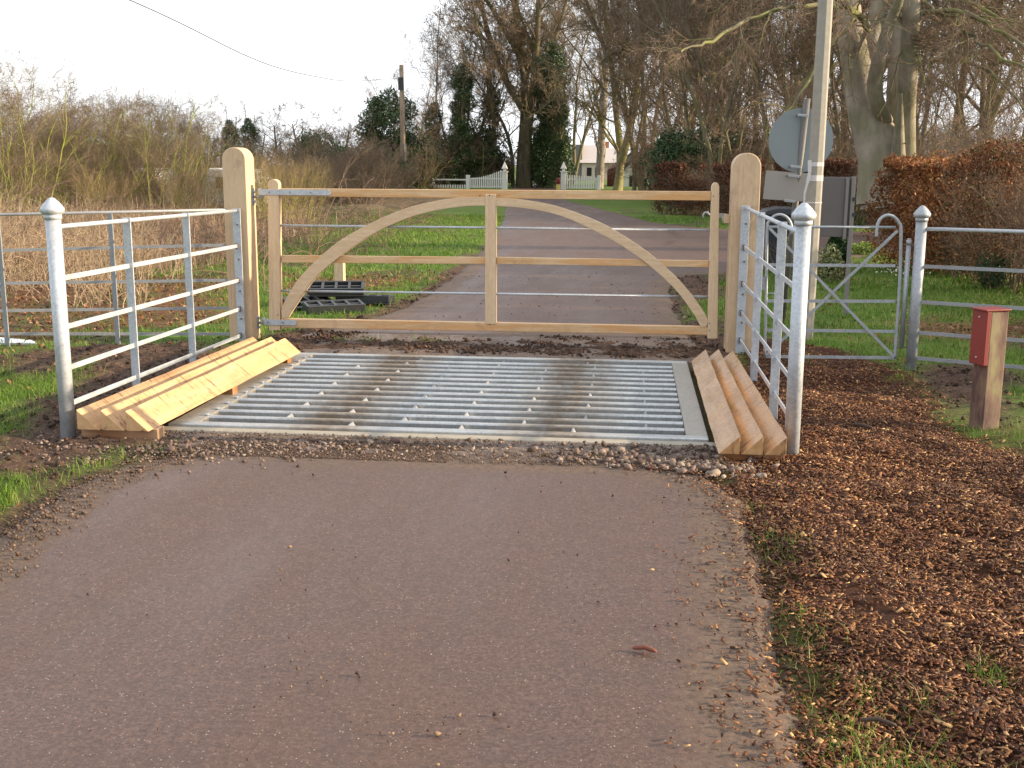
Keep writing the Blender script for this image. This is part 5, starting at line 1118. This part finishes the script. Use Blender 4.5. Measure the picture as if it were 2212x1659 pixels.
# ------------------------------------------------------------------ hedges
COPPER = leafmat('copper_leaves', [(.10, .035, .016), (.24, .085, .03), (.36, .15, .05), (.18, .06, .025), (.50, .27, .10), (.13, .045, .02)], rough=.6, trans=.25)
def hedge(name, label, path, half, h, n, size, mat, twig, seed, dens=1.):
    r = np.random.default_rng(seed); path = np.array(path, float); seg = np.linalg.norm(np.diff(path[:, :2], axis=0), axis=1); cum = np.concatenate([[0], np.cumsum(seg)]); Lt = cum[-1]
    o = path[0] * [1, 1, 0]; t = thing(name, label, 'hedge', o)
    def samp(m):
        s = r.uniform(0, Lt, m); x = np.interp(s, cum, path[:, 0]); y = np.interp(s, cum, path[:, 1]); hh = np.interp(s, cum, path[:, 2]); k = np.clip(np.searchsorted(cum, s) - 1, 0, len(seg) - 1)
        dx = (path[k + 1, 0] - path[k, 0]) / seg[k]; dy = (path[k + 1, 1] - path[k, 1]) / seg[k]; return s, x, y, hh, -dy, dx
    s, x, y, hh, nx__, ny__ = samp(n); u = r.uniform(-1, 1, n); u = np.sign(u) * np.abs(u) ** .35; v = r.uniform(0, 1, n) ** .6
    top = r.uniform(0, 1, n) < .25; v = np.where(top, r.uniform(.9, 1, n), v); u = np.where(top, r.uniform(-1, 1, n), u)
    bul = 1 + (fbm(s * 1.1, v * 3, 3, seed) - .5) * .5; hb = 1 + (fbm(s * 1.3, s * 0 + 3.3, 3, seed + 1) - .5) * .22
    rnd = 1 - .35 * np.clip(v - .75, 0, 1) * 4 * .5
    P = np.stack([x + nx__ * u * half * bul * rnd, y + ny__ * u * half * bul * rnd, v * hh * hb + r.normal(0, .03, n)], 1)
    kn = fbm(s * 1.7 + u, v * 3.5 + 7, 4, seed + 9); keep = kn + .1 * np.sin(s * 2.1) > (.5 if dens < 1 else .40); P = P[keep]; P += (fbm(s * 5, v * 7 + u * 2, 3, seed + 4)[keep] - .5)[:, None] * .5 * np.stack([nx__, ny__, ny__ * 0], 1)[keep]
    lf = leaf_quads('leaves', P - o, r.uniform(.6, 1.3, len(P)) * size, mat, up=True); lf.parent = t
    m = int(Lt * 34); s, x, y, hh, nx__, ny__ = samp(m); P0 = np.stack([x + nx__ * r.uniform(-.5, .5, m) * half, y + ny__ * r.uniform(-.5, .5, m) * half, np.full(m, -.05)], 1) - o
    P, R = grow(P0, np.column_stack([r.normal(0, .3, (m, 2)), np.ones(m)]), hh * r.uniform(.7, 1.0, m), np.full(m, .012), 6, .1, .03, .4, r)
    w2, t2 = tree_mesh(seed, (P, R, hh), [dict(n=9, t0=.05, ang=.8, len=.35, rad=.5, seg=4, wig=.15, trop=.02, ns=3), dict(n=5, t0=.1, ang=.7, len=.5, rad=.6, seg=3, wig=.2, trop=0)], .0028)
    w2[0] = (w2[0][0], w2[0][1], 5); V, Q = tubes(w2 + t2); mesh_np('stems', V, Q=Q, mat=twig, parent=t)
    return t
hedge('beech_hedge', 'near copper-leaved beech hedge beside the lawn, under the great beech', [(4.55, 18.3, 1.62), (4.75, 15.8, 1.66)], .85, 1.7, 44000, .026, COPPER, TW_R, 31)
hedge('mixed_hedge', 'straggly dark reddish-brown hedge with green shoots running right from the copper hedge', [(4.85, 15.6, 1.75), (5.1, 13.2, 1.9), (5.45, 10.6, 1.8), (5.75, 7.8, 1.5)], .8, 1.8, 48000, .022, leafmat('mixed_leaves', [(.08, .028, .016), (.14, .05, .024), (.22, .09, .035), (.06, .09, .02), (.11, .04, .02), (.30, .13, .05)], rough=.6, trans=.2), TW_R, 33, .9)
hedge('beech_hedge', 'far low brown hedge behind the road sign and right gate post', [(at(1432, 400, 37)[0], 37, 1.55), (at(1560, 400, 35)[0], 35, 1.6), (at(1700, 400, 32)[0], 32, 1.6), (at(1870, 400, 30)[0], 30, 1.6), (12, 29.5, 1.7)], .6, 1.6, 60000, .04, leafmat('brown_leaves', [(.07, .026, .015), (.13, .05, .025), (.20, .09, .04), (.09, .035, .02)], trans=.2), TW_R, 37)
# dark undergrowth at the foot of the near hedge
for i, (x_, y_) in enumerate([(4.45, 14.4), (4.8, 12.4), (5.05, 10.8)]):
    kH.put((x_, y_, 0), i * 1.3, .17, 'low dark ivy-like clump at the foot of the near copper hedge', 'bush', 'dark clumps under the near hedge')
# conifer, variegated shrub, little yellow-green shrub
r_ = np.random.default_rng(5)
c = gnd(1805, 602); n = 9000; v = r_.uniform(0, 1, n); a = r_.uniform(0, 2 * PI, n); hc = at(1808, 484, c[1])[2]; rad = .19 * np.sin(PI * np.clip(v * .92 + .1, 0, 1)) ** .7 * (1 - v * .35) * r_.uniform(.6, 1.05, n)
CON = leafmat('conifer', [(.010, .03, .008), (.02, .05, .012), (.035, .075, .018)], rough=.6)
t = thing('dwarf_conifer', 'small dark green columnar conifer on the lawn beyond the hand gate', 'conifer', c)
lf = leaf_quads('foliage', np.stack([np.cos(a) * rad, np.sin(a) * rad, v * hc], 1), r_.uniform(.012, .03, n), CON, up=True); lf.parent = t
MB().tube([(0, 0, -.05), (0, 0, hc * .8)], .02, 8).build('trunk', BK, t)
VAR = leafmat('variegated', [(.04, .07, .015), (.30, .30, .12), (.08, .12, .03), (.45, .43, .22), (.05, .09, .02)], rough=.4)
def small_bush(name, px, py, R_, h, n, size, m, label):
    c = gnd(px, py); t = thing(name, label, 'shrub', c); q = unit(r_.normal(size=(n, 3))); q[:, 2] = np.abs(q[:, 2]); P = q * (r_.uniform(.4, 1, n) ** .5 * (.8 + .4 * vnoise(q[:, 0] * 3 + 9, q[:, 2] * 3 + 9, 4)))[:, None] * [R_, R_, h]
    lf = leaf_quads('foliage', P, r_.uniform(.6, 1.2, n) * size, m, up=True); lf.parent = t
    w2, t2 = tree_mesh(3, stems_from(r_, 8, R_ * .2, h * .9, .01, .5, .1, 5), [dict(n=7, t0=.2, ang=.6, len=.5, rad=.6, seg=3, wig=.15, trop=0)], .003)
    V, Q = tubes(w2); mesh_np('stems', V, Q=Q, mat=BK, parent=t)
small_bush('variegated_shrub', 1786, 612, .24, .52, 1300, .022, VAR, 'cream and green variegated shrub beside the dwarf conifer')
small_bush('variegated_shrub', 1706, 606, .22, .75, 1100, .022, VAR, 'taller cream-leaved shrub in front of the dark bin')
small_bush('low_shrub', 1866, 548, .42, .20, 1100, .03, leafmat('yellow_green', [(.12, .2, .03), (.22, .32, .05), (.3, .36, .08)], trans=.2), 'low bright yellow-green shrub left of the near copper hedge')
x = r_.uniform(3.3, 4.2, 240); y = r_.uniform(15.8, 17.4, 240); k = fbm(x * 4, y * 3, 2, 3) > .5
tag(leaf_quads('snowdrops', np.column_stack([x, y, r_.uniform(.05, .14, 240)])[k], np.full(k.sum(), .018), M['white_paint'], up=True), kind='stuff')

# ------------------------------------------------------------------ rough growth on the left: dead stalks, brambles
STALK = leafmat('dead_stalks', [(.20, .14, .09), (.36, .27, .18), (.48, .38, .26), (.27, .18, .12), (.16, .09, .06)], rough=.7, trans=.15)
def rough_w(a, b, z): return z[4] * (z[0] < -.6) * smooth(.36, .55, fbm(a * .55, b * .4, 3, 77) + .06)
x, y, z = place(60000, -16, -1.5, 11, 30, rough_w)
k = (y > 13) | (x < -5); x, y, z = x[k], y[k], z[k]
tag(blades('dead_grass', np.stack([x, y, z], 1), rng.lognormal(math.log(.26), .4, len(x)) * np.where(x < -6, 1.2, .6), np.clip(.004 + y * .0004, .006, .016), STALK, .45), kind='stuff')
x = rng.uniform(-12, -4.6, 5200); y = rng.uniform(11, 22, 5200); k = (y < 18) & (x < -5.2 - (y - 11) * .30 + (fbm(x * .8, y * .8, 3, 5) - .5) * 3) & (fbm(x * 1.2, y * 1.2, 3, 6) > .42); x, y = x[k], y[k]
n = len(x); P0 = np.stack([x, y, height(x, y)], 1); L_ = rng.uniform(.35, .95, n) * np.clip(.55 + (-5 - x) * .14, .5, 1.3)
P, R = grow(P0, np.column_stack([rng.normal(0, .35, (n, 2)), np.ones(n)]), L_, np.full(n, .0055), 7, .13, -.02, .5, np.random.default_rng(8))
w2, t2 = tree_mesh(9, (P, R, L_), [dict(n=3, t0=.2, ang=.7, len=.5, rad=.6, seg=4, wig=.18, trop=-.05)], .003); w2[0] = (w2[0][0], w2[0][1], 3)
V, Q = tubes(w2); tag(mesh_np('dead_stems', V, Q=Q, mat=bark('dead_stem', (.34, .25, .17), (.42, .34, .23), .6)), kind='stuff')
n = 900; x = rng.uniform(-14, -3.2, n); y = rng.uniform(13, 32, n); k = x < -3.6 - (y - 13) * .12; x, y = x[k], y[k]; n = len(x)
P, R = grow(np.stack([x, y, height(x, y)], 1), np.column_stack([rng.normal(0, .6, (n, 2)), np.ones(n)]), rng.uniform(.8, 2.2, n), np.full(n, .006), 10, .14, -.16, .5, np.random.default_rng(18))
w2, t2 = tree_mesh(19, (P, R, np.full(n, 1.3)), [dict(n=5, t0=.1, ang=.6, len=.5, rad=.6, seg=4, wig=.2, trop=-.05)], .003); w2[0] = (w2[0][0], w2[0][1], 3)
V, Q = tubes(w2); tag(mesh_np('brambles', V, Q=Q, mat=bark('bramble', (.22, .14, .11), mossf=.2)), kind='stuff')

# ------------------------------------------------------------------ far gateway, poles, buildings
PY = 72.
def finial(x, y, z0, w_): return [(x, y, z0)]
def picket_gate(label, xp, yp, post_w, sections, tail=None):
    """big finial post at xp, pickets run in direction dx"""
    X = at(xp, 400, PY)[0]; t = thing('picket_fence', label, 'picket fence', (X, PY, 0), 'white picket gateway'); ps = []
    hw = .16; zt = at(xp, 372, PY)[2]
    p = MB().box((X - hw, PY - hw, -.1), (X + hw, PY + hw, zt)).build('gate_pier', M['white_paint'], bevel=.02)
    zt2 = zt; m = MB()
    for w0, za, zb in ((hw + .05, 0, .07), (hw * .55, .07, .2), (hw + .02, .2, .27)): m.box((X - w0, PY - w0, zt2 + za), (X + w0, PY + w0, zt2 + zb))
    v = [m.bm.verts.new(q) for q in ((X - hw, PY - hw, zt2 + .27), (X + hw, PY - hw, zt2 + .27), (X + hw, PY + hw, zt2 + .27), (X - hw, PY + hw, zt2 + .27), (X, PY, zt2 + .68))]
    for k in range(4): m.bm.faces.new((v[k], v[(k + 1) % 4], v[4]))
    sub(p, m.build('finial', M['white_paint'])); ps.append(p)
    for (xa, ya, xb, yb, n, kind) in sections:
        A, B = at(xa, 400, PY)[0], at(xb, 400, PY)[0]
        for k in range(n):
            f = (k + .5) / n; xx = A + (B - A) * f; f2 = f if kind == 'flat' else f ** 1.8; hgt = at((xa + xb) / 2, ya * (1 - f2) + yb * f2, PY)[2]
            ps.append(MB().prism([(xx - .045, PY - .02, .06), (xx + .045, PY - .02, .06), (xx + .045, PY - .02, hgt - .05), (xx, PY - .02, hgt), (xx - .045, PY - .02, hgt - .05)], (0, .04, 0)).build('picket', M['white_paint']))
        for z_ in (.12, .62 if kind != 'low' else .12): ps.append(MB().box((min(A, B), PY + .021, z_), (max(A, B), PY + .07, z_ + .08)).build('rail', M['white_paint']))
    return t, ps
t, ps = picket_gate('left white picket fence wing sweeping up to a finial pier', 1090, 0, 0, [(1015, 384, 1084, 366, 15, 'sweep')])
for xx, yy in ((1011, 378), (936, 385)):
    c = at(xx, yy, PY); w_ = .12 if xx == 1011 else .07; ps.append(MB().box((c[0] - w_, PY - w_, -.1), (c[0] + w_, PY + w_, c[2])).build('post', M['white_paint'], bevel=.03))
a, b = at(916, 388, PY), at(1008, 388, PY); ps.append(MB().box((a[0], PY - .03, a[2] - .03), (b[0], PY + .03, b[2] + .04)).build('top_rail', M['white_paint']))
for xx in np.linspace(921, 1004, 17):
    c = at(xx, 399, PY); ps.append(MB().box((c[0] - .045, PY + .035, .03), (c[0] + .045, PY + .06, c[2])).build('picket', M['white_paint']))
adopt(t, *ps)
t, ps = picket_gate('right white picket fence wing dropping from a finial pier beside the bare trunk', 1217, 0, 0, [(1290, 383, 1223, 376, 13, 'flat')])
c = at(1294, 379, PY); ps.append(MB().box((c[0] - .1, PY - .1, -.1), (c[0] + .1, PY + .1, c[2])).build('post', M['white_paint'], bevel=.03)); adopt(t, *ps)
# red and yellow hydrant-like marker beside the gateway
c = at(1206, 400, 71.); t = thing('marker_box', 'small red and yellow box on the ground left of the right picket pier', 'marker', (c[0], 71, 0))
adopt(t, MB().box((c[0] - .12, 70.9, 0), (c[0] + .12, 71.1, .35)).build('lower', M['yellow'], bevel=.02), MB().tube([(c[0], 71, .35), (c[0], 71, .75)], .13, 12).build('upper', M['red_paint'], bevel=.02))
# telegraph pole and wire
tp_ = at(867, 140, 60); bt_ = at(872, 395, 60)
t = thing('telegraph_pole', 'weathered wooden telegraph pole with no crossarm standing over the evergreens', 'telegraph pole', (bt_[0], 60, 0))
p = MB().tube([(bt_[0], 60, -.2), ((bt_[0] + tp_[0]) / 2, 60, 3), (tp_[0], 60, tp_[2])], [.155, .135, .11], 14).build('pole', M['pole_wood'])
zc = at(867, 180, 60)[2]; bk = MB().box((tp_[0] - .16, 59.86, zc - .35), (tp_[0] + .12, 59.89, zc + .3)).build('cable_box', M['black_plastic'])
gd = MB().box((bt_[0] + .11, 59.84, 0), (bt_[0] + .18, 59.9, 2.6)).build('cable_guard', M['galv_dull']); adopt(t, p, bk, gd)
wp = []
for x_, y_ in ((-200, -190), (60, -90), (280, 0), (400, 55), (520, 115), (600, 146), (680, 165), (760, 175), (866, 168)):
    rr = ray(x_, y_); u_ = rr[0] / rr[1]; Yw = (-12.1 + 3.0) / (u_ + .05)      # the wire's line on plan: X = -12.1 + .05 (60 - Y)
    wp.append(at(x_, y_, Yw))
tag(MB().tube(cat(wp, 6), .011, 6).build('overhead_wire', M['cable']), 'single sagging black overhead wire running to the telegraph pole', 'wire')
# pale house beyond the gateway
HY = 118.
def hp_(x, y): return at(x, y, HY)
t = thing('house', 'pale pinkish house seen through the trees beyond the white picket gateway', 'house', (hp_(1270, 400)[0], HY, 0))
a, b = hp_(1222, 312), hp_(1340, 372); c1, c2 = hp_(1258, 312)[0], hp_(1302, 312)[0]
ps = [MB().box((a[0], HY, 0), (c1 - .01, HY + 8, a[2])).build('wall', M['roof_grey']), MB().box((c1, HY - .3, 0), (c2, HY + 8, hp_(1280, 352)[2])).build('wall', M['house_wall']), MB().box((c2 + .01, HY, 0), (b[0], HY + 8, hp_(1320, 352)[2])).build('wall', M['house_wall'])]
ps.append(MB().hexa([(c1 - .2, HY - .6, hp_(1280, 352)[2] + .01), (c2 + .2, HY - .6, hp_(1280, 352)[2] + .01), (c2 + .2, HY + 8.4, hp_(1280, 352)[2] + .01), (c1 - .2, HY + 8.4, hp_(1280, 352)[2] + .01), (c1 - .2, HY + 3, a[2]), (c2 + .2, HY + 3, a[2]), (c2 + .2, HY + 5, a[2]), (c1 - .2, HY + 5, a[2])]).build('roof', M['roof_pink']))
z_ = hp_(1320, 352)[2]; ps.append(MB().hexa([(c2 + .25, HY - .5, z_ + .012), (b[0] + .3, HY - .5, z_ + .012), (b[0] + .3, HY + 8.4, z_ + .012), (c2 + .25, HY + 8.4, z_ + .012), (c2 + .25, HY + 3, a[2] - .3), (b[0] + .3, HY + 3, a[2] - .3), (b[0] + .3, HY + 5, a[2] - .3), (c2 + .25, HY + 5, a[2] - .3)]).build('roof', M['roof_pink']))
xx = hp_(1309, 300)[0]; ps.append(MB().box((xx - .25, HY + 3.6, a[2] - 1.2), (xx + .25, HY + 4.4, hp_(1309, 304)[2])).build('chimney', M['brick']))
for px0, px1 in ((1232, 1240), (1268, 1278), (1286, 1296), (1318, 1328)):
    p0, p1 = hp_(px0, 362), hp_(px1, 380); yy = HY - (.33 if 1258 < px0 < 1302 else .03); ps.append(MB().box((p0[0], yy, p1[2]), (p1[0], yy + .02, p0[2])).build('window', M['dark_glass']))
adopt(t, *ps)
# white cottage with a gabled porch
CY_ = 85.
def cp(x, y): return at(x, y, CY_)
t = thing('cottage', 'white cottage with a gabled porch and dark red side roof behind the forked tree', 'cottage', (cp(1365, 400)[0], CY_, 0))
a, b = cp(1345, 346), cp(1396, 346); ps = [MB().prism([(a[0], CY_, -.1), (b[0] + 1, CY_, -.1), (b[0] + 1, CY_, a[2] - .1), ((a[0] + b[0]) / 2 - .1, CY_, a[2] + .55), (a[0], CY_, a[2] - .2)], (0, 6, 0)).build('wall', M['render_white'])]
ps.append(MB().bar((a[0] - .2, CY_ + 3, a[2] - .25), ((a[0] + b[0]) / 2 - .1, CY_ + 3, a[2] + .66), 6.6, .14).build('roof', M['roof_grey'])); ps.append(MB().bar((b[0] + 1.2, CY_ + 3, a[2] - .15), ((a[0] + b[0]) / 2 - .1, CY_ + 3, a[2] + .66), 6.6, .14).build('roof', M['roof_grey']))
q = cp(1368, 402)[0]; hw = .85
ps.append(MB().prism([(q - hw, CY_ - 1.2, -.1), (q + hw, CY_ - 1.2, -.1), (q + hw, CY_ - 1.2, .95), (q, CY_ - 1.2, 1.95), (q - hw, CY_ - 1.2, .95)], (0, 1.19, 0)).build('porch', M['render_white']))
for s in (-1, 1): ps.append(MB().bar((q + s * (hw + .1), CY_ - .65, .88), (q, CY_ - .65, 2.04), 1.3, .08).build('porch_roof', M['roof_grey']))
ps.append(MB().box((q - .3, CY_ - 1.23, -.05), (q + .3, CY_ - 1.205, .8)).build('door', M['dark_glass']))
ps.append(MB().box((q - .9, CY_ - .03, a[2] - 1.0), (q - .45, CY_ - .005, a[2] - .25)).build('window', M['dark_glass']))
c = cp(1312, 350); d = cp(1346, 350); ps.append(MB().hexa([(c[0], CY_ + .3, -.1), (d[0] - .02, CY_ + .3, -.1), (d[0] - .02, CY_ + 5, -.1), (c[0], CY_ + 5, -.1), (c[0], CY_ + .3, c[2] - .6), (d[0] - .02, CY_ + .3, c[2] - .1), (d[0] - .02, CY_ + 5, c[2]), (c[0] + .5, CY_ + 5, c[2])]).build('side_shed', M['roof_red']))
adopt(t, *ps)
# white caravans glimpsed through the thicket
for x0, x1, y0, y1, D, lb in ((438, 532, 367, 402, 30.2, 'white caravan glimpsed through the thicket beside the left wooden gate post'), (276, 318, 374, 395, 30.6, 'smaller white caravan glimpsed through green stems above the left metal fence')):
    a, b = at(x0, y0, D), at(x1, y1, D); b[2] = .35; a[2] = max(a[2], 1.35); t = thing('caravan', lb, 'caravan', ((a[0] + b[0]) / 2, D, 0)); W2 = max(b[0] - a[0], 1)
    p = MB().prism([(a[0], D, .35), (b[0], D, .35), (b[0] + .1, D, (.35 + a[2]) / 2 + .2), (b[0] - .1, D, a[2]), (a[0] + .15, D, a[2] + .04), (a[0] - .1, D, (.35 + a[2]) / 2)], (0, 2.1, 0)).build('body', M['white_paint'], bevel=.05)
    wn = MB().box((a[0] + W2 * .3, D - .02, .35 + (a[2] - .35) * .5), (a[0] + W2 * .6, D - .004, .35 + (a[2] - .35) * .8)).build('window', M['dark_glass'])
    wh = MB().tube([((a[0] + b[0]) / 2, D + .1, .28), ((a[0] + b[0]) / 2, D + .3, .28)], .28, 16).build('wheel', M['black_plastic']); adopt(t, p, wn, wh)

# ------------------------------------------------------------------ single out look-alikes by their place, counted from the left
ORD = ['leftmost', 'second from left', 'third from left', 'fourth from left', 'fifth from left', 'sixth from left', 'seventh from left', 'eighth from left', 'ninth from left', 'tenth from left', 'eleventh from left', 'twelfth from left']
def column(o):
    return proj(o.location.x, o.location.y, 1.)[0]
bpy.context.view_layer.update()
by = {}
for o in col.objects:
    if o.parent is None and o.get('label') and o.get('category'): by.setdefault(o['label'], []).append(o)
for lb_, os_ in by.items():
    if len(os_) > 1:
        os_.sort(key=column)
        for i, o in enumerate(os_): o['label'] = lb_ + ', ' + (ORD[i] if i < len(os_) - 1 or len(os_) < 2 else 'rightmost') if i < 12 else lb_ + ', %dth from left' % (i + 1)
